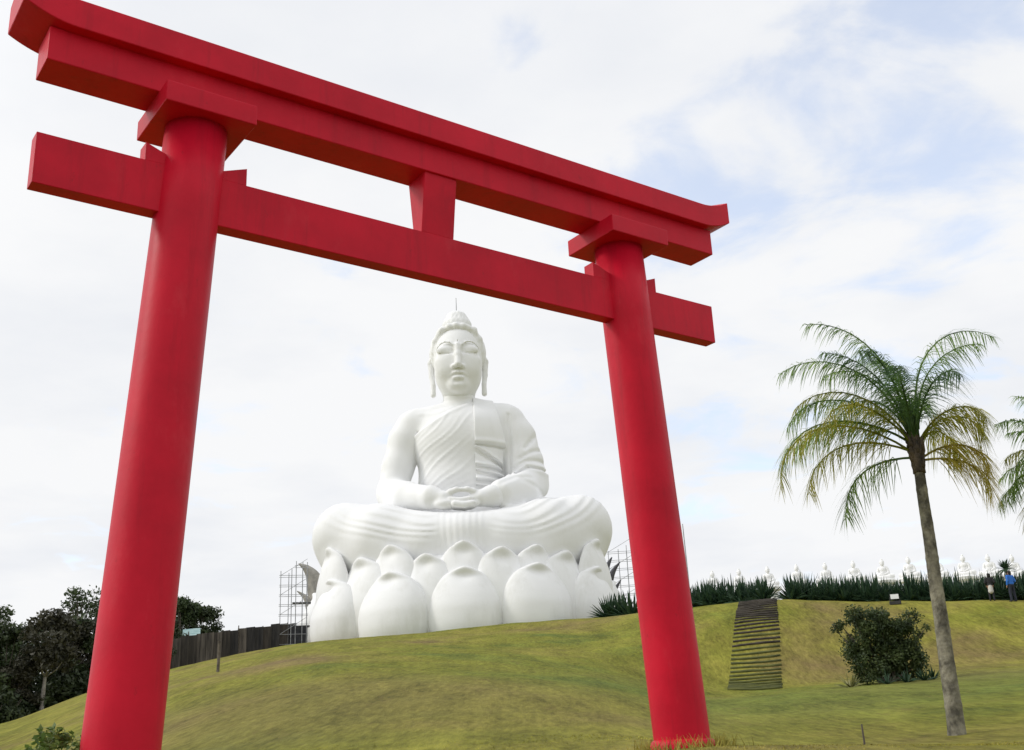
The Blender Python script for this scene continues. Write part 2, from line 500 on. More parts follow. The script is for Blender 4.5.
_AAX = np.concatenate([np.linspace(-180, -42, 70), np.linspace(-40, 40, 321), np.linspace(42, 180, 70)])
_HT = np.zeros((len(_AAX), len(_DAX)))
_pd = np.array([[np.interp(a, _AZ, _PD[:, k]) for k in range(_PD.shape[1])] for a in _AAX])
_ph = np.array([[np.interp(a, _AZ, _PH[:, k]) for k in range(_PH.shape[1])] for a in _AAX])
for _i in range(len(_AAX)):
    _HT[_i] = pchip(_pd[_i], _ph[_i], _DAX)
# gentle smoothing across azimuth inside the detailed sector
for _k in range(36):
    _HT[71:390] = (_HT[70:389] + 2 * _HT[71:390] + _HT[72:391]) / 4


def ground_np(x, y):
    x, y = np.asarray(x, float), np.asarray(y, float)
    d = np.hypot(x, y); a = np.degrees(np.arctan2(x, y))
    i = np.clip(np.searchsorted(_AAX, a, 'right') - 1, 0, len(_AAX) - 2)
    j = np.clip(np.searchsorted(_DAX, d, 'right') - 1, 0, len(_DAX) - 2)
    u = np.clip((a - _AAX[i]) / (_AAX[i + 1] - _AAX[i]), 0, 1)
    v = np.clip((d - _DAX[j]) / (_DAX[j + 1] - _DAX[j]), 0, 1)
    h = (_HT[i, j] * (1 - u) + _HT[i + 1, j] * u) * (1 - v) + (_HT[i, j + 1] * (1 - u) + _HT[i + 1, j + 1] * u) * v
    bump = (np.sin(x * 1.3 + 1.7 * np.sin(y * .41)) * np.sin(y * .93 + 1.1 * np.sin(x * .57)) * .035
            + np.sin(x * .31 + 2.0) * np.sin(y * .27 + .6 * np.sin(x * .2)) * .09)
    w = np.clip((d - 14) / 20, 0, 1) * np.clip((120 - d) / 20, 0, 1)
    return h + bump * w + EYE - np.maximum(d - 400, 0) * .02


def ground(x, y):
    return float(ground_np(x, y))


def hit(px, py, d0=8.0, d1=140.0):
    """first ground point on the sight line measured in the photograph"""
    d = d0
    while d < d1:
        q = place(px, py, d)
        if q.z <= ground(q.x, q.y):
            return q
        d += .1
    return place(px, py, d1)


def build_ground():
    az = np.concatenate([np.arange(-180, -40, 2.0), np.arange(-40, 40, .2), np.arange(40, 180, 2.0)])
    dd = np.concatenate([np.array([.3, 1, 2, 3, 4, 5]), np.linspace(6, 60, 200), np.linspace(60.4, 135, 150), np.geomspace(137, 6000, 45)])
    A, D = np.meshgrid(np.radians(az), dd, indexing='ij')
    X, Y = D * np.sin(A), D * np.cos(A)
    Z = ground_np(X, Y)
    na, nd = A.shape
    v = np.stack([X, Y, Z], -1).reshape(-1, 3)
    i = np.arange(na); i2 = (i + 1) % na
    j = np.arange(nd - 1)
    a = (i[:, None] * nd + j).ravel(); b = (i2[:, None] * nd + j).ravel()
    q = np.stack([a, a + 1, b + 1, b], -1)
    me = bpy.data.meshes.new('ground')
    fs = q.tolist()
    fs.append([int(k) * nd for k in range(na)])
    me.from_pydata(v.tolist(), [], fs)
    o = finish('ground', me, M_GRASS, None, True)
    tag(o, 'grassy hill rising from the camera to the statue terrace', None, None, 'structure')


build_ground()

# ------------------------------------------------------------------ torii gate
YAW = R(35.97006)
TC = Matrix.Rotation(YAW, 3, 'Z') @ Vector((5.50256, 8.83059, 0))
ZO = EYE - 16.300387        # fit height -> world height


def build_torii():
    base_z = 0.0
    t = empty('torii_gate', (TC.x, TC.y, 0), YAW, 'tall red painted wooden torii gate spanning the foreground', 'gate')
    zb, zt = 22.33 + ZO, 22.605 + ZO
    L, kt = 4.10, .30

    def rise(x):
        a = max(0., (abs(x) - 3.66) / (L - 3.66))
        return .125 * a ** 1.9
    # top lintel: sori at the ends, ridge on top
    m = MB()
    xs = sorted(set([-L, L] + list(np.linspace(-3.6, 3.6, 13)) + [s * q for s in (-1, 1) for q in np.linspace(3.66, L, 12)]))
    vs, fs = [], []
    for x in xs:
        r = rise(x)
        vs += [(x, -kt, zb + r), (x, kt, zb + r), (x, kt, zt + r), (x, 0, zt + r + .10), (x, -kt, zt + r)]
    for i in range(len(xs) - 1):
        for k in range(5):
            k2 = (k + 1) % 5
            fs.append((i * 5 + k, (i + 1) * 5 + k, (i + 1) * 5 + k2, i * 5 + k2))
    fs += [(0, 1, 2, 3, 4), tuple((len(xs) - 1) * 5 + k for k in (4, 3, 2, 1, 0))]
    m.add(vs, fs)
    m.build('top_lintel', M_RED, t, False, .008)
    m = MB(); m.box((0, 0, (22.0153 + 22.335) / 2 + ZO), (7.715, .382, 22.335 - 22.0153))
    m.build('lower_lintel', M_RED, t, False, .008)
    m = MB(); m.box((0, 0, (20.9124 + 21.3782) / 2 + ZO), (7.71, .161, .4657))
    m.build('tie_beam', M_RED, t, False, .006)
    m = MB()
    zs0, zs1, hb, ht = 21.376 + ZO, 22.019 + ZO, .077, .165
    m.add([(-.185, -hb, zs0), (.195, -hb, zs0), (.195, hb, zs0), (-.185, hb, zs0), (-.185, -ht, zs1), (.195, -ht, zs1), (.195, ht, zs1), (-.185, ht, zs1)],
          [(3, 2, 1, 0), (4, 5, 6, 7), (0, 1, 5, 4), (1, 2, 6, 5), (2, 3, 7, 6), (3, 0, 4, 7)])
    m.build('strut', M_RED, t, False, .006)
    for s in (-1, 1):
        m = MB(); m.box((2.5 * s, 0, 21.8226 + ZO + .0983), (.826, .805, .1966))
        m.build('capital', M_RED, t, False, .008)
        # pillar leans inward towards the top
        n = 64
        m = MB(); vs, fs = [], []
        zs = [21.8226 + ZO + .02, 21.0 + ZO, 20 + ZO, 19 + ZO, 18 + ZO, 17 + ZO, 16.2 + ZO, 15.6 + ZO]
        for z in zs:
            dz = 21.8226 + ZO - z
            cx = s * (2.5 + .05984 * dz)
            rr = .2756 + .0023 * dz
            for k in range(n):
                w = 2 * math.pi * k / n
                vs.append((cx + rr * math.cos(w), rr * math.sin(w), z))
        for i in range(len(zs) - 1):
            for k in range(n):
                k2 = (k + 1) % n
                fs.append((i * n + k, (i + 1) * n + k, (i + 1) * n + k2, i * n + k2))
        fs.append(tuple(range(n))); m.add(vs, fs)
        m.build('pillar', M_RED, t, True)
        # flared foot on the ground
        dzb = 5.55
        cx = s * (2.5 + .05984 * dzb)
        wp = Matrix.Rotation(YAW, 3, 'Z') @ Vector((cx, 0, 0)) + TC
        gz = ground(wp.x, wp.y)
        cx = s * (2.5 + .05984 * (21.8226 + ZO - gz))
        m = MB(); vs, fs = [], []
        ring = [(.296, .075), (.318, .055), (.332, .02), (.345, -.5)]
        for rr, z in ring:
            for k in range(n):
                w = 2 * math.pi * k / n
                vs.append((cx + rr * math.cos(w), rr * math.sin(w), gz + z))
        for i in range(len(ring) - 1):
            for k in range(n):
                k2 = (k + 1) % n
                fs.append((i * n + k, (i + 1) * n + k, (i + 1) * n + k2, i * n + k2))
        fs.append(tuple(range(n))); m.add(vs, fs)
        m.build('pillar_foot', M_RED, t, True)
        # wedges beside the tie beam, taller at their outer end
        for e in (-1, 1):
            x1 = 2.5 * s + e * .45 * 1.03
            x0 = 2.5 * s + e * .2
            z0 = 21.3782 + ZO - .002
            m = MB(); y = .0788
            vs = [(x0, -y, z0), (x1, -y, z0), (x1, -y, z0 + .175), (x0, -y, z0 + .075), (x0, y, z0), (x1, y, z0), (x1, y, z0 + .175), (x0, y, z0 + .075)]
            m.add(vs, [(0, 1, 2, 3), (7, 6, 5, 4), (1, 5, 6, 2), (0, 3, 7, 4), (3, 2, 6, 7), (0, 4, 5, 1)])
            m.build('wedge', M_RED, t, False, .003)
    return t


build_torii()

# ------------------------------------------------------------------ sculpting with distance fields


class Vol:
    def __init__(self, lo, hi, h):
        self.lo, self.h = np.array(lo, np.float32), h
        n = np.ceil((np.array(hi) - self.lo) / h).astype(int) + 1
        self.ax = [(self.lo[i] + h * np.arange(n[i])).astype(np.float32) for i in range(3)]
        self.D = np.full(n, 5.0, np.float32)

    def sl(self, lo, hi, pad):
        s, g = [], []
        for i in range(3):
            a = max(0, int((lo[i] - pad - self.lo[i]) / self.h)); b = min(len(self.ax[i]), int((hi[i] + pad - self.lo[i]) / self.h) + 2)
            s.append(slice(a, max(a, b)))
        X = self.ax[0][s[0]][:, None, None]; Y = self.ax[1][s[1]][None, :, None]; Z = self.ax[2][s[2]][None, None, :]
        return tuple(s), X, Y, Z

    def mix(self, s, d, k, op):
        D = self.D[s]
        if D.size == 0:
            return
        if op == 'sub':
            d = -d
            h = np.clip(.5 - .5 * (D - d) / k, 0, 1)
            self.D[s] = D + (d - D) * h + k * h * (1 - h)
        else:
            h = np.clip(.5 + .5 * (D - d) / k, 0, 1)
            self.D[s] = D + (d - D) * h - k * h * (1 - h)

    def cone(self, a, b, ra, rb, k=.5, op='add'):
        a, b = np.array(a, np.float32), np.array(b, np.float32)
        r = max(ra, rb)
        s, X, Y, Z = self.sl(np.minimum(a, b) - r, np.maximum(a, b) + r, k + 1.0)
        ab = b - a; L = float(ab @ ab) + 1e-9
        t = np.clip(((X - a[0]) * ab[0] + (Y - a[1]) * ab[1] + (Z - a[2]) * ab[2]) / L, 0, 1)
        d = np.sqrt((X - a[0] - t * ab[0])**2 + (Y - a[1] - t * ab[1])**2 + (Z - a[2] - t * ab[2])**2) - (ra + (rb - ra) * t)
        self.mix(s, d, k, op)

    def chain(self, pts, rs, k=.3, op='add'):
        for i in range(len(pts) - 1):
            self.cone(pts[i], pts[i + 1], rs[i], rs[i + 1], k, op)

    def ell(self, c, r, k=.5, op='add', ry=0.0):
        c, r = np.array(c, np.float32), np.array(r, np.float32)
        m = float(max(r)) if ry else r
        s, X, Y, Z = self.sl(c - m, c + m, k + 1.0)
        X, Y, Z = X - c[0], Y - c[1], Z - c[2]
        if ry:
            co, si = math.cos(ry), math.sin(ry)
            X, Z = X * co - Z * si, X * si + Z * co
        k0 = np.sqrt((X / r[0])**2 + (Y / r[1])**2 + (Z / r[2])**2) + 1e-6
        k1 = np.sqrt((X / r[0]**2)**2 + (Y / r[1]**2)**2 + (Z / r[2]**2)**2) + 1e-6
        self.mix(s, k0 * (k0 - 1) / k1, k, op)

    def xz(self):
        return np.meshgrid(self.ax[0], self.ax[2], indexing='ij')

    def front(self, F, y0=0.0, soft=1.0):
        """add a field given on (x,z), only towards the viewer (y < y0)"""
        w = np.clip((y0 - self.ax[1]) / soft, 0, 1).astype(np.float32)
        self.D += F[:, None, :].astype(np.float32) * w[None, :, None]

    def mesh(self, name):
        D, h = self.D, self.h
        # cap the box so that the surface always closes
        for ax in range(3):
            for e in (0, -1):
                ix = [slice(None)] * 3; ix[ax] = e
                D[tuple(ix)] = np.maximum(D[tuple(ix)], .02)
        S = D < 0
        n = np.array(D.shape)
        c = np.zeros(n - 1, np.int8)
        for i in (0, 1):
            for j in (0, 1):
                for k in (0, 1):
                    c += S[i:n[0] - 1 + i, j:n[1] - 1 + j, k:n[2] - 1 + k]
        cells = np.argwhere((c > 0) & (c < 8))
        idx = np.full(n - 1, -1, np.int32)
        idx[tuple(cells.T)] = np.arange(len(cells))
        acc = np.zeros((len(cells), 3)); cnt = np.zeros(len(cells))
        cor = [(i, j, k) for i in (0, 1) for j in (0, 1) for k in (0, 1)]
        for p in cor:
            for ax in range(3):
                if p[ax] == 0:
                    q = list(p); q[ax] = 1
                    a = D[tuple((cells + p).T)]; b = D[tuple((cells + q).T)]
                    x = (a < 0) != (b < 0)
                    t = np.where(x, a / np.where(x, a - b, 1), 0)
                    w = np.array(p, float)[None] + np.eye(3)[ax][None] * t[:, None]
                    acc[x] += w[x]; cnt[x] += 1
        v = (cells + acc / cnt[:, None]) * h + self.lo
        fs = []
        for ax in range(3):
            a1, a2 = (ax + 1) % 3, (ax + 2) % 3
            lo = [slice(None)] * 3; hi = [slice(None)] * 3
            lo[ax] = slice(0, n[ax] - 1); hi[ax] = slice(1, n[ax])
            e = np.argwhere(S[tuple(lo)] != S[tuple(hi)])
            ok = (e[:, a1] > 0) & (e[:, a2] > 0) & (e[:, a1] < n[a1] - 1) & (e[:, a2] < n[a2] - 1)
            e = e[ok]
            ins = S[tuple(e.T)]
            o1 = np.zeros(3, int); o1[a1] = 1
            o2 = np.zeros(3, int); o2[a2] = 1
            q = np.stack([idx[tuple((e - o1 - o2).T)], idx[tuple((e - o2).T)], idx[tuple(e.T)], idx[tuple((e - o1).T)]], -1)
            q[~ins] = q[~ins][:, ::-1]
            fs.append(q)
        f = np.concatenate(fs)
        me = bpy.data.meshes.new(name)
        me.vertices.add(len(v)); me.vertices.foreach_set('co', v.astype(np.float32).ravel())
        me.loops.add(len(f) * 4); me.loops.foreach_set('vertex_index', f.astype(np.int32).ravel())
        me.polygons.add(len(f)); me.polygons.foreach_set('loop_start', np.arange(0, len(f) * 4, 4, dtype=np.int32))
        me.update(calc_edges=True)
        me.polygons.foreach_set('use_smooth', np.ones(len(f), bool))
        return me


def segfield(X, Z, pts, w, amp):
    """smooth line of half width w along a polyline in the (x,z) plane"""
    best = np.full(X.shape, 1e9)
    for (x0, z0), (x1, z1) in zip(pts[:-1], pts[1:]):
        ex, ez = x1 - x0, z1 - z0
        t = np.clip(((X - x0) * ex + (Z - z0) * ez) / (ex * ex + ez * ez), 0, 1)
        best = np.minimum(best, (X - x0 - t * ex)**2 + (Z - z0 - t * ez)**2)
    return amp * np.exp(-best / (w * w))


def smooth01(x, a, b):
    t = np.clip((x - a) / (b - a), 0, 1)
    return t * t * (3 - 2 * t)


def saw(ph, sharp=.72):
    """asymmetric fold profile, slow rise and quick fall"""
    t = ph - np.floor(ph)
    return np.where(t < sharp, smooth01(t, 0, sharp), 1 - smooth01(t, sharp, 1))


def torso(V):
    V.ell((0, 1.2, 11.2), (5.6, 4.4, 3.6), .8)
    V.ell((0, .2, 15.8), (4.45, 3.9, 5.2), 1.0)
    V.ell((0, -.1, 19.8), (5.0, 3.9, 4.2), 1.0)
    V.cone((-4.9, .5, 21.9), (4.9, .5, 22.1), 1.95, 1.95, 1.2)
    V.cone((-4.2, .4, 22.9), (0, .3, 23.5), 1.15, 1.5, .8)
    V.cone((4.2, .4, 23.0), (0, .3, 23.5), 1.15, 1.5, .8)


def head(V):
    V.cone((0, .25, 22.5), (0, .05, 26.4), 1.80, 1.68, .5)
    V.ell((0, .35, 30.1), (2.85, 3.1, 3.3), .5)
    V.ell((0, -.95, 29.0), (2.56, 2.72, 3.6), .6)
    V.ell((0, -.42, 30.6), (2.46, 2.55, 2.6), .5)
    V.ell((0, -1.10, 27.25), (2.44, 2.45, 2.35), .8)
    V.ell((0, -2.75, 25.75), (1.05, .80, .70), .6)
    for s in (-1, 1):
        V.ell((s * 1.30, -2.62, 27.7), (.95, .72, 1.0), .8)             # cheeks
        V.ell((s * 1.30, -3.74, 30.0), (.95, .46, .36), .4, 'sub')     # hollow under the brow
        V.ell((s * .62, -3.72, 29.45), (.30, .40, .40), .3, 'sub')
        V.ell((s * 1.30, -2.96, 29.64), (.98, .47, .54), .2)
        V.ell((s * 1.25, -2.52, 28.55), (1.15, .66, .70), .7)           # lowered lid
        V.chain([(s * .28, -3.56, 29.75), (s * .50, -3.58, 30.15), (s * .90, -3.50, 30.43), (s * 1.35, -3.32, 30.53), (s * 1.80, -3.04, 30.44), (s * 2.15, -2.72, 30.16), (s * 2.40, -2.38, 29.7)], [.06, .085, .095, .095, .09, .075, .05], .12)
        V.chain([(s * .50, -3.40, 29.26), (s * .95, -3.47, 29.13), (s * 1.6, -3.33, 29.14), (s * 2.15, -2.88, 29.36)], [.05, .10, .10, .03], .04, 'sub')
        V.ell((s * .46, -3.78, 27.52), (.31, .36, .28), .14)
        V.ell((s * .25, -4.02, 27.20), (.15, .24, .16), .04, 'sub')
        # ear with a long lobe
        V.chain([(s * 2.72, .15, 30.15), (s * 3.02, .35, 29.4), (s * 2.95, .25, 27.8), (s * 2.80, -.1, 26.6), (s * 2.80, -.3, 25.45)], [.28, .36, .30, .26, .30], .12)
        V.ell((s * 3.2, -.2, 28.9), (.16, .3, .75), .1, 'sub')
        V.chain([(s * 1.0, -3.26, 26.58), (s * .50, -3.58, 26.88), (s * .16, -3.72, 26.94), (0, -3.72, 26.87)], [.05, .12, .14, .12], .12)
        V.chain([(s * 1.05, -3.25, 26.40), (s * .55, -3.66, 26.64), (s * .16, -3.86, 26.70), (0, -3.88, 26.63)], [.05, .085, .09, .09], .05, 'sub')
    V.chain([(0, -3.58, 30.1), (0, -3.78, 28.9), (0, -4.18, 27.68)], [.24, .27, .36], .32)
    V.ell((0, -3.36, 26.34), (.64, .47, .26), .14)
    V.cone((-.4, -3.52, 25.9), (.4, -3.52, 25.9), .05, .05, .4, 'sub')
    V.cone((0, -3.95, 27.0), (0, -4.0, 27.1), .09, .09, .1, 'sub')
    V.ell((0, -3.62, 30.62), (.13, .12, .13), .05)
    for z in (24.95, 24.35):
        V.chain([(-1.75, -.55, z + .25), (-1.1, -1.55, z), (0, -1.88, z - .05), (1.1, -1.55, z), (1.75, -.55, z + .25)], [.08] * 5, .07, 'sub')


def hand(V, s, dz, dy):
    """one cupped hand lying in the lap, fingers pointing towards -s"""
    V.ell((s * 1.55, -8.25 + dy, 11.72 + dz), (1.25, .95, .55), .35)
    for i, (ln, yy) in enumerate(((1.9, -9.15), (2.25, -8.75), (2.35, -8.25), (2.05, -7.75))):
        y = yy + dy
        x0 = s * .75
        V.chain([(x0, y, 11.55 + dz), (x0 - s * ln * .45, y - .05, 11.42 + dz), (x0 - s * ln * .8, y, 11.52 + dz), (x0 - s * ln, y + .04, 11.66 + dz)], [.33, .31, .28, .22], .10)
    V.chain([(s * 1.85, -8.1 + dy, 12.05 + dz), (s * 1.15, -8.55, 12.62), (s * .55, -8.75, 12.82), (s * .08, -8.78, 12.80)], [.45, .33, .27, .22], .15)


def body_sdf(V):
    torso(V)
    head(V)
    # bare arm (viewer's left)
    V.chain([(-5.0, .55, 21.75), (-5.85, .2, 20.4), (-6.75, -.35, 17.4), (-7.3, -1.1, 14.5)], [2.05, 1.88, 1.62, 1.62], .6)
    V.chain([(-7.25, -1.1, 14.35), (-5.6, -4.6, 13.1), (-3.1, -7.6, 12.35), (-1.9, -8.2, 12.0)], [1.72, 1.62, 1.12, .85], .4)
    V.chain([(4.6, -6.2, 12.6), (3.0, -7.6, 12.3), (1.9, -8.2, 12.0)], [1.2, 1.05, .85], .4)
    hand(V, -1, -.28, -.15)
    hand(V, 1, .22, .15)
    X, Z = V.xz()
    # collar bones and breast
    F = segfield(X, Z, [(-4.2, 23.1), (-2.4, 22.9), (-.9, 23.3)], .35, -.10)
    F += segfield(X, Z, [(-4.55, 20.8), (-4.75, 19.0), (-4.9, 17.4)], .16, .18)
    V.front(F, -.5)


def robe_sdf(V):
    torso(V)
    D0 = V.D.copy()
    X, Z = V.xz()
    # chest wrap
    edge = ((Z - 20.55) - (X + 4.8) * .60 - .25 * np.sin((X + 4.8) * .5)) * .85
    ph = (Z - .66 * X + .035 * (X - 2)**2 + .35 * np.sin(X * .7 + Z * .45) + .2 * np.sin(Z * 1.3)) / .86
    tt = ph - np.floor(ph)
    fold = np.exp(-((tt - .5) / .17)**2) * (.55 + .45 * np.sin(np.floor(ph) * 2.4 + X * .5))
    mask = smooth01(-edge, .1, .8) * smooth01(1.6 - X, -.3, .6) * smooth01(X, -5.2, -4.2) * smooth01(Z, 12.4, 13.6)
    thick = .16 + .08 * fold * mask
    W = D0 - thick[:, None, :].astype(np.float32)
    lip = segfield(X, Z, [(-4.9, 20.35), (-2.0, 22.0), (1.6, 24.2)], .22, .10)
    W -= lip[:, None, :].astype(np.float32)
    V.D = np.maximum(W, edge[:, None, :].astype(np.float32))
    # shoulder and wide sleeve (viewer's right)
    V.chain([(5.0, .55, 21.95), (6.0, .2, 20.3), (6.65, -.35, 17.5), (7.05, -1.2, 14.9)], [2.28, 2.18, 2.12, 2.15], .5)
    V.chain([(7.05, -1.3, 14.8), (5.9, -4.3, 13.5), (4.0, -6.9, 12.75)], [2.1, 1.95, 1.40], .4)
    V.ell((7.3, -1.6, 15.9), (1.95, 2.0, .75), .5)
    V.cone((8.2, -2.0, 15.9), (5.6, -4.6, 15.1), .55, .4, .5)
    # crossed legs under the cloth
    for s in (-1, 1):
        V.chain([(s * 4.0, .6, 9.5), (s * 8.6, -2.6, 9.65), (s * 11.85, -4.2, 9.5)], [3.2, 3.15, 3.05], .8)
        V.chain([(s * 11.8, -4.4, 8.6), (s * 8.5, -7.3, 7.7), (s * 3.8, -8.6, 7.2), (0, -8.9, 7.0)], [3.0, 2.8, 2.5, 2.4], 1.0)
        V.chain([(s * 11.7, -4.6, 9.4), (s * 8.0, -6.8, 8.8), (s * 3.0, -8.2, 8.2)], [3.0, 2.8, 2.4], 1.2)
        V.ell((s * 11.5, -3.2, 7.2), (2.7, 4.2, 3.2), 1.0)
        V.cone((s * 11.3, -5.3, 6.9), (s * 7.4, -8.0, 6.4), 2.3, 2.3, 1.0)
    V.ell((0, -7.2, 8.4), (4.2, 4.2, 2.3), 1.0)
    V.ell((0, -1.0, 7.4), (12.0, 7.5, 2.6), .8)
    X, Z = V.xz()
    F = np.zeros_like(X)
    low = smooth01(12.9 - Z, 0, .8)
    # cloth hung between the knees
    F -= .045 * saw(X / .62 + .5 + .12 * np.sin(Z * .9), .5) * smooth01(2.7 - np.abs(X + .2), 0, .9) * smooth01(11.3 - Z, 0, 1.2)
    for s in (-1, 1):
        rho = np.sqrt(((X - s * 4.2) / 1.75)**2 + (Z - 13.6)**2)
        ang = np.arctan2(13.6 - Z, s * (X - s * 4.2))
        m = smooth01(rho, 1.3, 2.4) * smooth01(7.2 - rho, 0, 2.0) * smooth01(s * X, 1.9, 3.4) * low
        F -= .095 * saw((rho + .3 * np.sin(ang * 3 + s) + .15 * np.sin(rho * 2.3)) / .74, .62) * m * (.45 + .55 * smooth01(.5 + .5 * np.sin(ang * 2.2 + s * .9), .1, .8))
    V.front(F, -2.6, 2.5)
    # sleeve creases
    G = np.zeros_like(X)
    for pts, w, a in (([(6.9, 18.6), (7.6, 19.6), (8.2, 20.4)], .22, .24), ([(6.2, 17.4), (7.4, 18.1), (8.3, 18.5)], .22, .26), ([(5.6, 15.3), (7.0, 16.3), (9.0, 16.0)], .22, .48), ([(5.6, 16.3), (6.8, 17.1), (8.6, 17.2)], .22, .26),
                      ([(6.2, 14.2), (7.4, 13.7), (8.8, 13.4)], .25, .14), ([(4.0, 13.5), (5.6, 14.5), (7.2, 14.6)], .25, .12), ([(5.95, 23.2), (6.1, 20.0), (5.9, 17.0)], .22, .10), ([(5.25, 22.6), (5.35, 19.0), (5.1, 15.0)], .16, .20)):
        G += segfield(X, Z, pts, w, a)
    V.front(G, 0.3)


def sash_sdf(V):
    torso(V)
    X, Z = V.xz()
    t = np.where(Z > 18.75, .66 - .30 * smooth01(Z, 21.5, 24.0), .46) + .10 * segfield(X, Z, [(4.7, 24.0), (4.85, 19.0)], .35, 1)
    for pts in ([(1.5, 18.2), (4.9, 16.4)], [(1.5, 16.35), (4.9, 16.15)], [(1.5, 15.8), (4.9, 15.3)], [(1.5, 14.75), (4.9, 14.85)], [(1.5, 14.2), (4.9, 14.0)]):
        t -= segfield(X, Z, pts, .18, .74)
        t += segfield(X, Z, [(a, b + .30) for a, b in pts], .24, .30)
    t += segfield(X, Z, [(1.5, 19.0), (4.9, 19.02)], .3, .15)
    t -= segfield(X, Z, [(1.5, 18.68), (4.9, 18.71)], .15, .5)
    V.D = V.D - t[:, None, :].astype(np.float32)
    lim = np.maximum(1.5 - X, np.maximum(X - np.where(Z > 18.72, np.clip(3.75 + .2 * (24.3 - Z), 3.6, 4.8), 4.5), np.maximum(13.3 - Z, Z - 25.2)))
    V.D = np.maximum(V.D, lim[:, None, :].astype(np.float32))
    V.D = np.maximum(V.D, (V.ax[1] - 1.2)[None, :, None])


def hair_sdf(V):
    V.ell((0, .45, 30.45), (3.16, 3.35, 3.25), .4)
    V.D = np.maximum(V.D, 28.4 - V.ax[2][None, None, :])
    X, Z = V.xz()
    face = 1 - (np.abs(X / 2.5)**3 + np.abs((Z - 28.2) / 3.95)**3 * np.where(Z > 28.2, 1, .0))**(1 / 3)
    cutter = np.minimum(face[:, None, :] * 2.0, (-.35 - V.ax[1])[None, :, None] * 1.0)
    V.D = np.maximum(V.D, cutter.astype(np.float32))
    # rolled rim of hair round the forehead
    V.chain([(-2.60, -.95, 30.2), (-2.42, -1.35, 31.4), (-1.75, -1.85, 32.35), (-.8, -2.2, 32.68), (0, -2.3, 32.74), (.8, -2.2, 32.68), (1.75, -1.85, 32.35), (2.42, -1.35, 31.4), (2.60, -.95, 30.2)], [.25, .32, .36, .38, .38, .38, .36, .32, .25], .25)
    V.ell((0, .3, 33.75), (1.66, 1.62, 1.15), .25)
    V.ell((0, .3, 34.55), (1.22, 1.2, .98), .35)
    x, y, z = V.ax[0][:, None, None], V.ax[1][None, :, None], V.ax[2][None, None, :]
    a = np.arctan2(x, .4 - y)
    rim = np.exp(-((z - 32.5) / .6)**2)
    V.D += (.04 * rim * np.sin(a * 24) + .024 * np.sin(a * 19 + 1.2 * np.sin(z * 2.1)) * np.sin(z * 4.6) + .02 * np.sin(a * 9 + z * 1.5)).astype(np.float32)


BD = 118.0
B_AZ = R(-2.88)
BX, BY, BZ = BD * math.sin(B_AZ), BD * math.cos(B_AZ), 13.0 + EYE


BULGE_V = np.linspace(0, 1, 81)
BULGE_W = pchip(np.array([0, .12, .30, .48, .62, .75, .86, .94, 1.0]), np.array([.72, .90, 1.0, .95, .81, .61, .42, .27, .13]), BULGE_V)


def petal_mesh(W, H, B, tip, curl, seed):
    rnd = random.Random(seed)
    nv, nu = 44, 40
    vs, fs = [], []
    for i in range(nv + 1):
        v = 1 - (1 - i / nv) ** 1.7
        if v < .40:
            w = .86 + .14 * math.sin(v / .40 * math.pi / 2)
            q = 0
        else:
            q = (v - .40) / .60
            w = max(0, 1 - q ** 2.05) ** .55
            w -= .035 * math.exp(-((q - .93) / .06) ** 2)          # ogee just under the point
            w = max(w, 0)
        w = float(w) * W
        bulge = B * float(np.interp(v, BULGE_V, BULGE_W))
        yc = .10 * B * v - .05 * B
        tipo = curl * float(smooth01(np.array(v), .86, 1.0)) ** 1.3
        for k in range(nu):
            a = 2 * math.pi * k / nu
            x = math.cos(a) * w
            sy = math.sin(a)
            y = -sy * bulge * (1.0 if sy > 0 else .42)
            if sy > 0:
                cx = abs(x) / max(W, .01)
                # hollow under the tip, between two soft shoulders
                y += .20 * B * math.exp(-((v - .88) / .07) ** 2) * math.exp(-(cx / .20) ** 2) * (1 - v) ** .25
            vs.append((x, y + yc * 1.0 - tipo, v * H))
    for i in range(nv):
        for k in range(nu):
            k2 = (k + 1) % nu
            fs.append((i * nu + k, i * nu + k2, (i + 1) * nu + k2, (i + 1) * nu + k))
    me = bpy.data.meshes.new('petal')
    me.from_pydata(vs, [], fs)
    return me


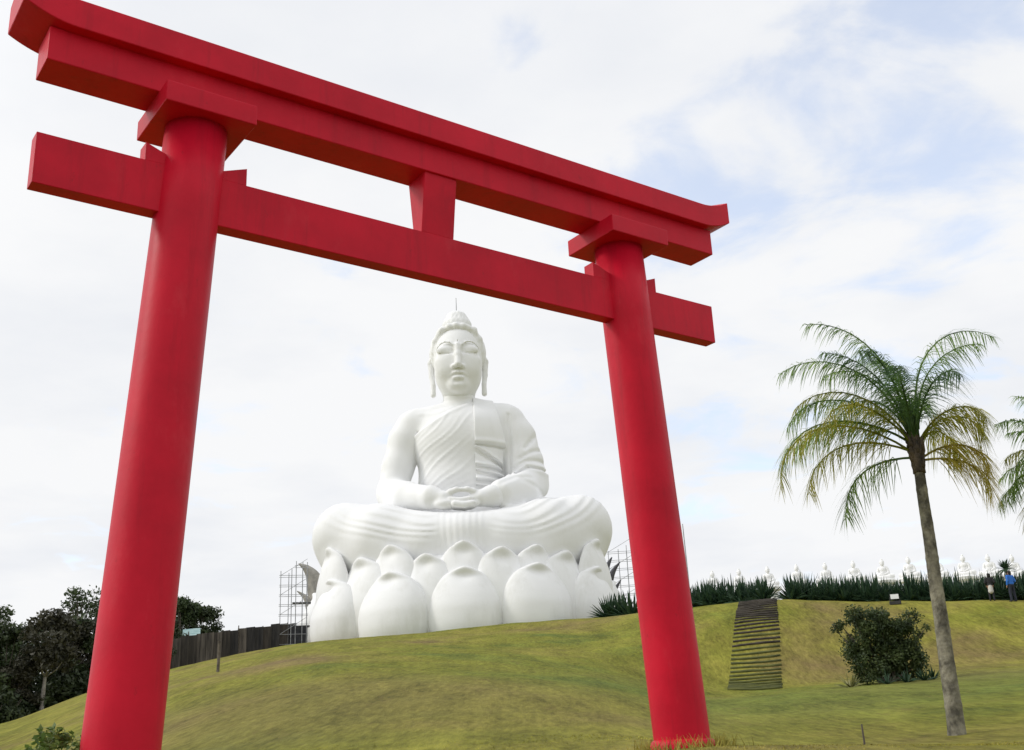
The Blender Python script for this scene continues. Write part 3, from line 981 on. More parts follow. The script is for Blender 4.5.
def build_buddha():
    root = empty('buddha_statue', (BX, BY, BZ), -B_AZ, 'giant white seated Buddha statue on a lotus of white petals', 'statue')
    V = Vol((-9.6, -10.6, 9.4), (9.2, 4.6, 34.2), .10)
    body_sdf(V)
    finish('body', V.mesh('body'), M_WHITE, root)
    V = Vol((-16.2, -14.6, 2.6), (16.2, 5.6, 25.4), .14)
    robe_sdf(V)
    finish('robe', V.mesh('robe'), M_WHITE, root)
    V = Vol((1.0, -6.0, 12.8), (6.4, 1.8, 25.4), .09)
    sash_sdf(V)
    finish('sash', V.mesh('sash'), M_WHITE, root)
    V = Vol((-3.7, -4.0, 28.0), (3.7, 4.4, 36.2), .08)
    hair_sdf(V)
    finish('hair', V.mesh('hair'), M_WHITE, root)
    m = MB()
    m.tube([(0, .3, 35.4), (0, .3, 37.2)], [.05, .03], 6)
    m.build('lightning_rod', M_STEEL, root)
    # lotus seat
    m = MB(); vs, fs = [], []
    prof = [(11.6, -3.0), (11.8, 0), (12.0, 3.0), (12.0, 5.0), (11.4, 6.0), (6, 6.2)]
    n = 48
    for r, z in prof:
        for k in range(n):
            w = 2 * math.pi * k / n
            vs.append((r * math.cos(w), r * math.sin(w), z))
    for i in range(len(prof) - 1):
        for k in range(n):
            k2 = (k + 1) % n
            fs.append((i * n + k, i * n + k2, (i + 1) * n + k2, (i + 1) * n + k))
    fs.append(tuple((len(prof) - 1) * n + k for k in range(n)))
    m.add(vs, fs)
    m.build('lotus_seat', M_PETAL, root, True)
    rows = [  # half width, height, bulge, curl, base z, lean, angles, radii
        (3.62, 7.35, 2.7, .60, -2.95, .06, (0, 28, 55, 94, 131, 165), (12.9, 13.7, 14.1, 14.6, 14.0, 13.6)),
        (3.25, 8.9, 2.3, .50, -2.85, .06, (16, 45, 79, 115, 148), (12.0, 12.5, 13.3, 13.3, 12.9)),
        (3.1, 8.6, 2.0, .45, -1.75, .09, (0, 32, 61, 100, 146, 179), (11.3, 12.0, 13.7, 13.4, 12.6, 12.0)),
    ]
    for j, (W, H, B, curl, z0, lean, angs, rads) in enumerate(rows):
        me = petal_mesh(W, H, B, 0, curl, j)
        o = None
        spots = [(sg * q, rr) for q, rr in zip(angs, rads) for sg in ((1, -1) if 0 < q < 179 else (1,))]
        for k, (deg, rad) in enumerate(spots):
            a = R(deg)
            if o is None:
                o = p = finish('petal', me, M_PETAL, root, True)
            else:
                p = o.copy(); COL.objects.link(p)
            zz = z0 + .12 * math.sin(k * 2.3 + j) + (1.0 * min(1, abs(deg) / 61) ** 3 if j == 2 else .35 * min(1, abs(deg) / 75))
            p.location = (rad * math.sin(a), -rad * math.cos(a), zz)
            p.rotation_euler = (lean + (.08 if (j, abs(deg)) == (0, 55) else .05 if (j, abs(deg)) == (1, 45) else .03 if (j, abs(deg)) == (2, 61) else 0), 0, a)
            s = (1.14 if (j, abs(deg)) == (1, 45) else 1) + .02 * math.sin(k * 1.7 + j * 2)
            p.scale = (s, s, 1 + .02 * math.sin(k * 2.9 + j))
    return root


build_buddha()


def small_statue_mesh():
    V = Vol((-16.2, -13.8, 3.2), (16.2, 5.6, 25.4), .42)
    robe_sdf(V)
    r = V.D
    U = Vol((-16.2, -13.8, 3.2), (16.2, 5.6, 36.5), .42)
    body_sdf(U); U.ell((0, .45, 30.45), (3.16, 3.35, 3.25), .4); U.ell((0, .3, 33.9), (1.7, 1.7, 1.6), .4)
    k = r.shape[2] - 1
    U.D[:, :, :k] = np.minimum(U.D[:, :, :k], r[:, :, :k])
    me = U.mesh('figure')
    v = np.empty(len(me.vertices) * 3, np.float32); me.vertices.foreach_get('co', v)
    v = v.reshape(-1, 3); v -= np.array([0, 0, 4.2], np.float32); v *= .047
    me.vertices.foreach_set('co', v.ravel()); me.update()
    return me


def lathe(m, prof, n=24, c=(0, 0)):
    vs, fs = [], []
    for r, z in prof:
        for k in range(n):
            w = 2 * math.pi * k / n
            vs.append((c[0] + r * math.cos(w), c[1] + r * math.sin(w), z))
    for i in range(len(prof) - 1):
        for k in range(n):
            k2 = (k + 1) % n
            fs.append((i * n + k, i * n + k2, (i + 1) * n + k2, (i + 1) * n + k))
    fs.append(tuple(range(n))[::-1]); fs.append(tuple((len(prof) - 1) * n + k for k in range(n)))
    m.add(vs, fs)


def build_small_statues():
    fig = small_statue_mesh()
    heads = [(712, 572), (738.5, 570), (767, 567.5), (796, 565.5), (824.5, 564), (852.5, 562), (881.3, 560.2), (907.5, 558), (935, 557), (962, 556), (987, 555.5), (1011, 556)]
    ord_ = ['first', 'second', 'third', 'fourth', 'fifth', 'sixth', 'seventh', 'eighth', 'ninth', 'tenth', 'eleventh', 'twelfth']
    first = None
    for i, (x, y) in enumerate(heads):
        p = place(x, y, 80 - .1 * i)
        g = ground(p.x, p.y)
        top = p.z + .10
        zs = top - 31.3 * .047
        if first is None:
            root = first = empty('small_buddha_statue')
            f = finish('figure', fig, M_SMALL, root)
            m = MB()
            lathe(m, [(.62, -3.0), (.62, -.55), (.52, -.5), (.52, -.2), (.78, -.12), (.82, .06), (.70, .14)], 28)
            m.build('pedestal', M_SMALL, root, False)
        else:
            root = copy_tree(first)
        root.location = (p.x, p.y, zs - .1)
        for c in root.children:
            c.location.z = .1 if c.name.startswith('figure') else 0
        root.rotation_euler.z = -math.atan2(p.x, p.y)
        lab = 'small cream seated Buddha statue behind the spiky hedge, %s from the left in its row' % ord_[i]
        if i == 2:
            lab = 'small cream seated Buddha statue seen down to its pedestal in the hedge gap'
        if i == 8:
            lab = 'small cream seated Buddha statue half hidden behind the tall palm trunk'
        if i == 11:
            lab = 'small cream seated Buddha statue farthest right, above the person in blue'
        tag(root, lab, 'statue', 'row of small Buddha statues on the hilltop')


build_small_statues()

# ------------------------------------------------------------------ unfinished outer petals, scaffolding, fence


def blade(name, m, pts, wid, thick):
    """curved standing blade in the local x-z plane, thickness along y"""
    b = MB(); vs, fs = [], []
    P = [np.array(p, float) for p in pts]
    n = len(P)
    for i in range(n):
        t = P[min(i + 1, n - 1)] - P[max(i - 1, 0)]; t /= np.hypot(*t) + 1e-9
        nn = np.array([-t[1], t[0]])
        for s, y in ((-1, 0), (0, -thick), (1, 0), (0, thick)):
            q = P[i] + nn * s * wid[i] * .5
            vs.append((q[0], y * min(1, wid[i] / max(wid) + .15), q[1]))
    for i in range(n - 1):
        for k in range(4):
            k2 = (k + 1) % 4
            fs.append((i * 4 + k, i * 4 + k2, (i + 1) * 4 + k2, (i + 1) * 4 + k))
    fs += [(3, 2, 1, 0), tuple((n - 1) * 4 + k for k in range(4))]
    b.add(vs, fs)
    return b


def spline(pts, n=14):
    P = [np.array(p, float) for p in pts]
    out = []
    for i in range(len(P) - 1):
        a, b, c, d = P[max(i - 1, 0)], P[i], P[i + 1], P[min(i + 2, len(P) - 1)]
        for k in range(n):
            t = k / n
            out.append(.5 * ((2 * b) + (c - a) * t + (2 * a - 5 * b + 4 * c - d) * t * t + (3 * b - a - 3 * c + d) * t ** 3))
    out.append(P[-1])
    return out


def build_fins():
    def fin(pix, d, wid, m, label, thick, group=None):
        w = [place(x, y, d) for x, y in pix]
        rz = -math.atan2(w[0].x, w[0].y)
        base = w[0].copy(); base.z = ground(base.x, base.y) - .3
        M = Matrix.Rotation(-rz, 3, 'Z')
        loc = [M @ (q - base) for q in w]
        P = spline([(q.x, q.z) for q in loc], 8)
        W = np.interp(np.linspace(0, 1, len(P)), np.linspace(0, 1, len(wid)), wid)
        o = blade('curved_fin', m, P, list(W), thick).build('curved_fin', m, None, True)
        o.location = base; o.rotation_euler = (0, 0, rz)
        tag(o, label, 'sculpture', group)
    fin([(316, 646), (316, 615), (316, 592), (313.5, 578), (307, 569), (298.5, 563.5)], 121, [1.3, 1.5, 1.75, 1.6, .85, .04], M_GREYC, 'tall grey concrete fin with its tip curling left beside the lotus', .5)
    fin([(313, 640), (312, 618), (309.5, 605), (305, 597), (297, 591)], 120.2, [1.1, 1.1, .9, .5, .06], M_GREYC, 'short grey concrete fin left of the lotus, half behind the scaffold', .4)
    fin([(607, 598), (604, 588), (604, 578), (607, 567), (612, 557)], 124, [.1, .6, .9, .6, .08], M_DARKC, 'dark curved blade nearest the right lotus petal', .25)
    fin([(609, 605), (609, 592), (610, 580), (614, 570), (620, 562)], 124.6, [.1, .5, .8, .5, .08], M_DARKC, 'dark curved blade in the middle of three beside the right pillar', .25)
    fin([(613, 612), (613, 600), (615, 590), (621, 580)], 124.3, [.9, .7, .5, .08], M_DARKC, 'lowest dark curved blade just above the spiky bushes', .25)


build_fins()


def scaffold(pix, zb, label, deck, d, net=None):
    p0 = place(pix[0][0], zb, d)
    root = empty('scaffolding', (p0.x, p0.y, ground(p0.x, p0.y)), -math.atan2(p0.x, p0.y), label, 'scaffolding')
    M = Matrix.Rotation(-root.rotation_euler.z, 3, 'Z')
    tops = []
    for x, y in pix:
        q = M @ (place(x, y, d) - root.location)
        tops.append((q.x, q.z))
    for x, z in tops:
        for yy in (0, 1.2):
            m = MB(); m.tube([(x, yy, -.6), (x, yy, z - (.4 if yy else 0))], .038, 6)
            m.build('upright', M_STEEL, root)
    zmax = max(z for _, z in tops)
    z = 1.0
    xa, xb = tops[0][0], tops[-1][0]
    i = 0
    while z < zmax:
        xs = [x for x, t in tops if t > z]
        if len(xs) > 1:
            for yy in (0, 1.2):
                m = MB(); m.tube([(min(xs) - .15, yy - .05, z), (max(xs) + .15, yy - .05, z)], .026, 5)
                m.build('ledger', M_STEEL, root)
            if i % 2 == 1:
                m = MB(); m.tube([(min(xs), -.1, z), (max(xs), -.1, z + 1.6)], .024, 5)
                m.build('brace', M_STEEL, root)
        z += .95; i += 1
    for (x0, x1, zz) in deck:
        m = MB(); m.box(((x0 + x1) / 2, .6, zz), (x1 - x0, 1.15, .07)); m.build('deck_board', M_DARKC, root)
    if net:
        m = MB(); m.box(((net[0] + net[1]) / 2, .12, net[2] / 2 - .3), (net[1] - net[0], .05, net[2] + .6)); m.build('safety_net', M_NET, root)


scaffold([(281, 571), (289, 573), (292, 569), (296.5, 561), (303, 562), (307.5, 562)], 645, 'tall thin scaffolding left of the lotus above a dark screen', [(.2, 3.0, 2.75), (1.0, 2.8, 5.0)], 113.5, (.9, 2.5, 2.7))
scaffold([(608, 551), (618, 549), (626, 545), (634, 541)], 615, 'thin scaffolding frame partly hidden behind the right red pillar', [], 127)


def build_fence():
    rnd = random.Random(4)
    mats = [noisy('weathered_board_a', (.020, .018, .016), (.065, .055, .045), 1.6, .9, stretch=(3, 3, .25)),
            noisy('weathered_board_b', (.035, .030, .026), (.15, .13, .11), 1.6, .9, stretch=(3, 3, .25)),
            noisy('weathered_board_c', (.012, .012, .013), (.045, .042, .040), 1.6, .9, stretch=(3, 3, .25))]
    xs = np.linspace(164, 296, 17)
    root = None
    for i in range(len(xs) - 1):
        x0, x1 = xs[i], xs[i + 1]
        d0 = 110 + (x0 - 164) * .03
        yb = lambda x: np.interp(x, [164, 215, 312, 330], [664, 656, 641, 638])
        yt = lambda x: np.interp(x, [164, 200, 245, 300, 330], [639.5, 634.5, 628.5, 622, 619])
        a, b = place(x0, yt(x0), d0), place(x1, yt(x1), d0)
        ga, gb = ground(a.x, a.y), ground(b.x, b.y)
        if root is None:
            root = empty('board_fence', (a.x, a.y, ga), 0, 'weathered dark board fence running along the hillside to the lotus', 'fence')
        o = root.location
        j = rnd.uniform(-.08, .10)
        m = MB(); t = .03
        A0, A1 = Vector((a.x, a.y, ga - .8)), Vector((a.x, a.y, a.z + j))
        B0, B1 = Vector((b.x, b.y, gb - .8)), Vector((b.x, b.y, b.z + j + rnd.uniform(-.04, .04)))
        e = (B0 - A0); e.z = 0; e.normalize(); nn = Vector((e.y, -e.x, 0)) * t
        g = e * -.04; e2 = nn * (.9 if i % 2 else -.9)
        q = [A0 + g + e2, B0 - g + e2, B1 - g + e2, A1 + g + e2]
        vs = [tuple(v + s * nn - o) for s in (-1, 1) for v in q]
        m.add(vs, [(0, 1, 2, 3), (7, 6, 5, 4), (0, 4, 5, 1), (1, 5, 6, 2), (2, 6, 7, 3), (3, 7, 4, 0)])
        m.build('fence_board', mats[rnd.choice((0, 0, 1, 2, 2))], root)
        if i % 3 == 0:
            m = MB(); hh = rnd.uniform(.05, .45)
            bp = A0 + nn * 2.6 - o; tp = A1 + nn * 2.6 - o + Vector((rnd.uniform(-.05, .05), 0, hh))
            m.tube([bp, tp], .055, 6); m.build('post', M_TRUNK, root)


build_fence()

# thin stake, short stick, pole, shed, floodlight
p = hit(217.5, 672)
m = MB(); m.tube([(0, 0, -.4), (.03, 0, .6), (.02, 0, 1.38)], [.075, .07, .06], 7)
o = m.build('stake', M_TRUNK); o.location = (p.x, p.y, ground(p.x, p.y)); tag(o, 'thin wooden stake standing in the grass before the fence', 'stake')
p = place(866, 752, 13.2)
q = place(861.5, 724, 13.2)
m = MB(); g = ground(p.x, p.y)
m.tube([(0, 0, -.2), (q.x - p.x, 0, q.z - g)], [.013, .009], 6)
o = m.build('stick', M_TRUNK); o.location = (p.x, p.y, g); tag(o, 'thin dark stick poking from the grass left of the palm trunk', 'stick')
p = place(690, 590, 100); q = place(682.5, 524, 100)
g = ground(p.x, p.y)
m = MB(); m.tube([(0, 0, -.4), ((q.x - p.x) * .5, 0, (q.z - g) * .5), (q.x - p.x, 0, q.z - g)], [.07, .06, .04], 8)
o = m.build('pole', M_STEEL); o.location = (p.x, p.y, g); tag(o, 'thin grey pole rising just right of the right red pillar', 'pole')


def build_shed():
    p = place(191, 632, 112.6)
    g = ground(p.x, p.y)
    root = empty('shed', (p.x, p.y, g), -math.atan2(p.x, p.y), 'small shed with a pale teal roof behind the board fence', 'shed')
    h = p.z - g
    tl = noisy('teal_sheet', (.22, .36, .36), (.42, .56, .55), 2.0, .5, stretch=(.4, 1, 5))
    wl_ = noisy('shed_wall', (.04, .04, .04), (.08, .08, .075), 2.0, .9)
    m = MB(); m.box((0, .6, (h - .5) / 2 - .2), (1.5, 1.6, h - .2)); m.build('wall', wl_, root)
    m = MB()
    vs = [(-.82, -.5, h - .45), (.85, -.5, h - .38), (.85, 1.5, h + .55), (-.75, 1.5, h + .42)]
    vs += [(x, y, z - .06) for x, y, z in vs]
    m.add(vs, [(0, 1, 2, 3), (7, 6, 5, 4), (0, 4, 5, 1), (1, 5, 6, 2), (2, 6, 7, 3), (3, 7, 4, 0)]); m.build('roof', tl, root)


build_shed()


def build_flood():
    p = place(895, 601, 68.3)
    g = ground(p.x, p.y)
    root = empty('floodlight', (p.x, p.y, g), -math.atan2(p.x, p.y) + .1, 'small floodlight with a white face on a dark base at the hilltop edge', 'lamp')
    k = noisy('black_housing', (.015, .015, .015), (.03, .03, .03), 3, .6)
    m = MB(); m.box((0, 0, .07), (.62, .36, .2)); m.box((-.27, 0, .25), (.04, .12, .3)); m.box((.27, 0, .25), (.04, .12, .3)); m.build('base', k, root, False, .015)
    mt = Matrix.Rotation(R(-8), 3, 'X')
    m = MB(); m.box((0, -.02, .42), (.48, .12, .31), mt); m.build('housing', k, root, False, .02)
    m = MB(); m.box((0, -.095, .42), (.44, .015, .27), mt); m.build('lens', noisy('white_glass', (.75, .76, .76), (.82, .82, .82), 2, .3), root, False, .004)


build_flood()

# ------------------------------------------------------------------ steps in the slope


def build_steps():
    rnd = random.Random(9)
    dark = noisy('mossy_log_dark', (.018, .015, .012), (.070, .058, .045), 3.0, .95, .5, 12, stretch=(.5, 2, 2))
    moss = noisy('mossy_log_green', (.050, .058, .018), (.125, .132, .034), 2.0, .95, .5, 12, stretch=(.5, 2, 2))
    root = None
    n = 31
    for i in range(n):
        t = i / (n - 1)
        # left and right edges measured in the photograph, from the foot to the head of the flight
        d = 54.6 + t * (71.2 - 54.6)
        xl, xr = 727.5 + t * (738.5 - 727.5), 783 + t * (776.5 - 783)
        def on_ground(px):
            lo, hi = 540., 740.
            for _ in range(40):
                mid = (lo + hi) / 2
                q = place(px, mid, d)
                if q.z > ground(q.x, q.y):
                    lo = mid
                else:
                    hi = mid
            return place(px, hi, d)
        a, b = on_ground(xl + rnd.uniform(-.35, .35)), on_ground(xr + rnd.uniform(-.5, .5))
        if root is None:
            root = empty('garden_steps', a, 0, 'flight of dark log steps cut into the grass slope below the hedge', 'steps')
        o = root.location
        m = MB()
        r = .068
        pts = []
        for k in range(6):
            w = k / 5
            x, y = a.x + (b.x - a.x) * w, a.y + (b.y - a.y) * w
            pts.append(Vector((x, y, ground(x, y) + .035 + rnd.uniform(-.008, .008))) - o)
        m.tube(pts, [r * rnd.uniform(.85, 1.1) for _ in pts], 8)
        m.build('step', dark if t > .50 + rnd.uniform(-.05, .05) or rnd.random() < .15 else moss, root, True)


build_steps()

# ------------------------------------------------------------------ trees, bushes, palms, spiky plants


def leaf_cloud(rng, centers, radii, n, size, flat=.8, shell=.55):
    """leaf quads spread through a set of clumps"""
    centers, radii = np.array(centers, float), np.array(radii, float)
    w = radii ** 2; w /= w.sum()
    pick = rng.choice(len(centers), n, p=w)
    d = rng.normal(size=(n, 3)); d /= np.linalg.norm(d, axis=1)[:, None]
    rr = radii[pick] * (shell + (1 - shell) * rng.random(n) ** .7) * (1 + .12 * rng.normal(size=n))
    c = centers[pick] + d * rr[:, None] * np.array([1, 1, flat])
    nrm = d * .6 + rng.normal(size=(n, 3)) * .7 + np.array([0, 0, .5]); nrm /= np.linalg.norm(nrm, axis=1)[:, None]
    a = np.cross(nrm, rng.normal(size=(n, 3))); a /= np.linalg.norm(a, axis=1)[:, None]
    b = np.cross(nrm, a)
    s = size * (.6 + .8 * rng.random(n))
    a *= s[:, None]; b *= (s * .55)[:, None]
    return np.stack([c - a, c + b * .9 - a * .1, c + a, c - b * .9 - a * .1], 1)


def make_tree(seed, H, crown_w, mleaf, mbark, n=5200, sparse=False, size=.2, low=.28, nc=26):
    rng = np.random.default_rng(seed); rnd = random.Random(seed)
    root = empty('tree')
    m = MB()
    th = H * (.62 if sparse else .55)
    lean = (rnd.uniform(-.06, .06) * H, rnd.uniform(-.06, .06) * H)
    pts = [(lean[0] * t * t, lean[1] * t * t, -.5 + (th + .5) * t) for t in np.linspace(0, 1, 7)]
    r0 = .018 * H + .05
    m.tube(pts, list(np.linspace(r0, r0 * .55, 7)), 8)
    cs, rs = [], []
    top = Vector(pts[-1])
    for k in range(nc):
        a = rnd.uniform(0, 2 * math.pi)
        if sparse:
            z = H * rnd.uniform(.74, .98); rr = crown_w * math.sqrt(rnd.random()) * (1.05 - .5 * ((z / H - .74) / .24))
            cr = H * rnd.uniform(.045, .085)
        else:
            z = H * rnd.uniform(low, .94); q = (z / H - low) / (.95 - low)
            rr = crown_w * math.sqrt(rnd.random()) * (math.sin(math.pi * min(1, .22 + .72 * q)) ** .7)
            cr = H * rnd.uniform(.075, .15)
        c = (top.x * .7 + rr * math.cos(a), top.y * .7 + rr * math.sin(a), z)
        cs.append(c); rs.append(cr)
        s = Vector(pts[min(6, 2 + int(4 * min(1, z / H)))]) if not sparse else Vector(pts[rnd.choice((4, 5, 6))])
        e = Vector(c)
        if k % (1 if sparse else 2) == 0:
            mid = s.lerp(e, .5) + Vector((0, 0, -.04 * H))
            m.tube([s, mid, e], [r0 * .34, r0 * .22, r0 * .07], 5)
    m.build('trunk', mbark, root, True)
    me = quads_mesh('crown', leaf_cloud(rng, cs, rs, n, size, .75, .35))
    finish('crown', me, mleaf, root)
    return root


def drop(root, p, rz, s, label, group=None, cat='tree', sink=.15):
    root.location = (p.x, p.y, ground(p.x, p.y) - sink)
    root.rotation_euler.z = rz
    root.scale = (s, s, s)
    tag(root, label, cat, group)


def build_wood():
    g = 'trees at the edge of the wood on the left'
    protos = {
        'dark': make_tree(3, 9.0, 3.1, M_TREE_A, M_TRUNK),
        'green': make_tree(8, 8.5, 2.8, M_TREE_B, M_TRUNK),
        'brown': make_tree(13, 7.5, 2.6, M_TREE_C, M_TRUNK, 4200),
        'open': make_tree(21, 10.5, 2.4, M_TREE_B, M_TRUNK, 1100, True, .17, nc=24),
        'pale': make_tree(17, 8.2, 2.3, M_TREE_C, M_PALE_BARK, 3600, low=.42),
    }
    used = set()
    # pixel x, distance, kind, height scale, label
    spots = [
        (-40, 92, 'dark', 1.0, None), (-14, 97, 'open', 1.0, 'open crowned tree cut by the left edge of the picture'),
        (4, 91, 'dark', .92, 'dark dense tree at the far left edge above the lawn'),
        (-4, 104, 'green', 1.0, None),
        (26, 97, 'green', .95, 'mid green tree between the left edge and the pale trunked tree'),
        (18, 90, 'brown', .70, 'low brownish tree leaning at the wood edge, leftmost in front'),
        (44, 89.5, 'pale', 1.0, 'tree with a pale straight trunk standing at the wood edge'),
        (52, 106, 'dark', .98, None), (66, 96, 'dark', .86, 'dark tree just right of the pale trunked tree'),
        (78, 100, 'open', .98, 'tall open crowned tree rising above the wood beside the left red pillar'),
        (88, 97, 'brown', .92, 'brownish tree half hidden by the left red pillar'),
        (104, 104, 'dark', .95, None), (122, 108, 'green', .85, None), (140, 108, 'dark', .8, None),
        (158, 112, 'dark', .78, None),
        (181, 116, 'green', 1.05, 'leafy green tree behind the board fence, right of the left red pillar'),
        (199, 118, 'dark', .86, 'dark rounded tree behind the fence, rightmost of the wood'),
        (188, 128, 'dark', 1.05, None),
    ]
    for i, (px, d, kind, s, lab) in enumerate(spots):
        p = place(px, 680, d)
        o = protos[kind] if kind not in used else copy_tree(protos[kind])
        used.add(kind)
        drop(o, p, i * 2.1, s * .88, lab or 'dark tree deep in the wood on the left, hidden by nearer crowns', g)
    # undergrowth along the edge of the wood
    g2 = 'undergrowth bushes below the wood'
    proto = empty('undergrowth_bush')
    rng = np.random.default_rng(5)
    cs = [(rng.uniform(-1.1, 1.1), rng.uniform(-.9, .9), rng.uniform(.3, 1.5)) for _ in range(14)]
    finish('foliage', quads_mesh('foliage', leaf_cloud(rng, cs, rng.uniform(.4, .8, 14), 1700, .15, .8, .3)), M_TREE_A, proto)
    m = MB()
    for k in range(5):
        a = k * 1.3
        m.tube([(0, 0, -.3), (.3 * math.cos(a), .3 * math.sin(a), .6), (.8 * math.cos(a), .8 * math.sin(a), 1.3)], [.05, .035, .012], 5)
    m.build('stems', M_TRUNK, proto)
    first = True
    for i, (px, d) in enumerate([(-20, 86), (-4, 87), (8, 88), (20, 90), (31, 91), (60, 97), (54, 95), (64, 94.5), (75, 95), (86, 95.5), (97, 97), (168, 113), (178, 112.6), (30, 99), (60, 100), (90, 103), (10, 98), (186, 113.5)]):
        p = place(px, 700, d)
        o = proto if first else copy_tree(proto)
        first = False
        drop(o, p, i * 1.7, .95 + .5 * ((i * 7) % 5) / 5, 'dark bush of undergrowth in the shade below the trees on the left', g2, 'bush', .1)


build_wood()


def build_bush():
    p = hit(889, 682, 40)
    root = empty('round_bush', (p.x, p.y, ground(p.x, p.y)), 0, 'rounded dark green bush on the slope beside the palm trunk', 'bush')
    root.scale = (.80, .80, .84)
    rng = np.random.default_rng(2); rnd = random.Random(2)
    cs, rs = [], []
    for k in range(80):
        a = rnd.uniform(0, 2 * math.pi); z = 3.0 * rnd.random() ** 1.15 + .12
        w = 1.75 * (.70 + .30 * math.sin(math.pi * min(1, z / 3.3 + .12)))
        r = w * math.sqrt(rnd.random())
        cs.append((r * math.cos(a) - .05, r * math.sin(a) * .85, z)); rs.append(rnd.uniform(.30, .56))
    for x, z, r in ((0, 1.9, .95), (-.7, 1.5, .8), (.7, 1.6, .8), (.2, 1.0, .8), (-.4, .7, .6), (.5, .55, .5), (0, 2.4, .7), (-.9, 2.2, .6), (.9, 2.3, .6)):
        cs.append((x, -.25, z)); rs.append(r)
    for x, z, r in ((-2.15, 2.45, .30), (-1.85, 2.65, .34), (-1.4, 2.75, .36), (1.9, 2.85, .34), (1.5, 3.0, .36), (2.2, 2.35, .24), (1.9, 2.1, .3)):
        cs.append((x, rnd.uniform(-.4, .4), z)); rs.append(r)
    finish('foliage', quads_mesh('foliage', leaf_cloud(rng, cs, rs, 24000, .07, .85, .2)), M_BUSH, root)
    m = MB()
    for c in cs[::3] + cs[-7:]:
        s = (rnd.uniform(-.35, .35), rnd.uniform(-.3, .3), -.2)
        mid = (c[0] * .45 + s[0] * .5, c[1] * .45, c[2] * .42)
        m.tube([s, mid, c], [.06, .04, .012], 5)
    m.build('stems', M_TRUNK, root)
    return p


bush_p = build_bush()


def spiky_mesh(seed, n, L, w, up=(25, 86), droop=.25):
    rnd = random.Random(seed)
    Q = []
    for k in range(n):
        a = k * 2.39996 + rnd.uniform(-.3, .3)
        el = R(rnd.uniform(*up)); ln = L * rnd.uniform(.7, 1.05)
        ww = w * rnd.uniform(.8, 1.15)
        d = np.array([math.cos(a) * math.cos(el), math.sin(a) * math.cos(el), math.sin(el)])
        side = np.array([-math.sin(a), math.cos(a), 0])
        up_ = np.cross(d, side) * -1
        pts = []
        for t in (0, .3, .6, .85, 1.0):
            c = d * ln * t + np.array([0, 0, -droop * ln * t * t * math.cos(el)]) + np.array([math.cos(a), math.sin(a), 0]) * .04
            pts.append((c, ww * {0: .6, .3: 1.0, .6: .85, .85: .42, 1.0: .03}[t]))
        for (c0, w0), (c1, w1) in zip(pts[:-1], pts[1:]):
            f0, f1 = up_ * w0 * .28, up_ * w1 * .28
            Q.append([c0 - side * w0 * .5 + f0, c0, c1, c1 - side * w1 * .5 + f1])
            Q.append([c0, c0 + side * w0 * .5 + f0, c1 + side * w1 * .5 + f1, c1])
    return quads_mesh('spiky_plant', np.array(Q))


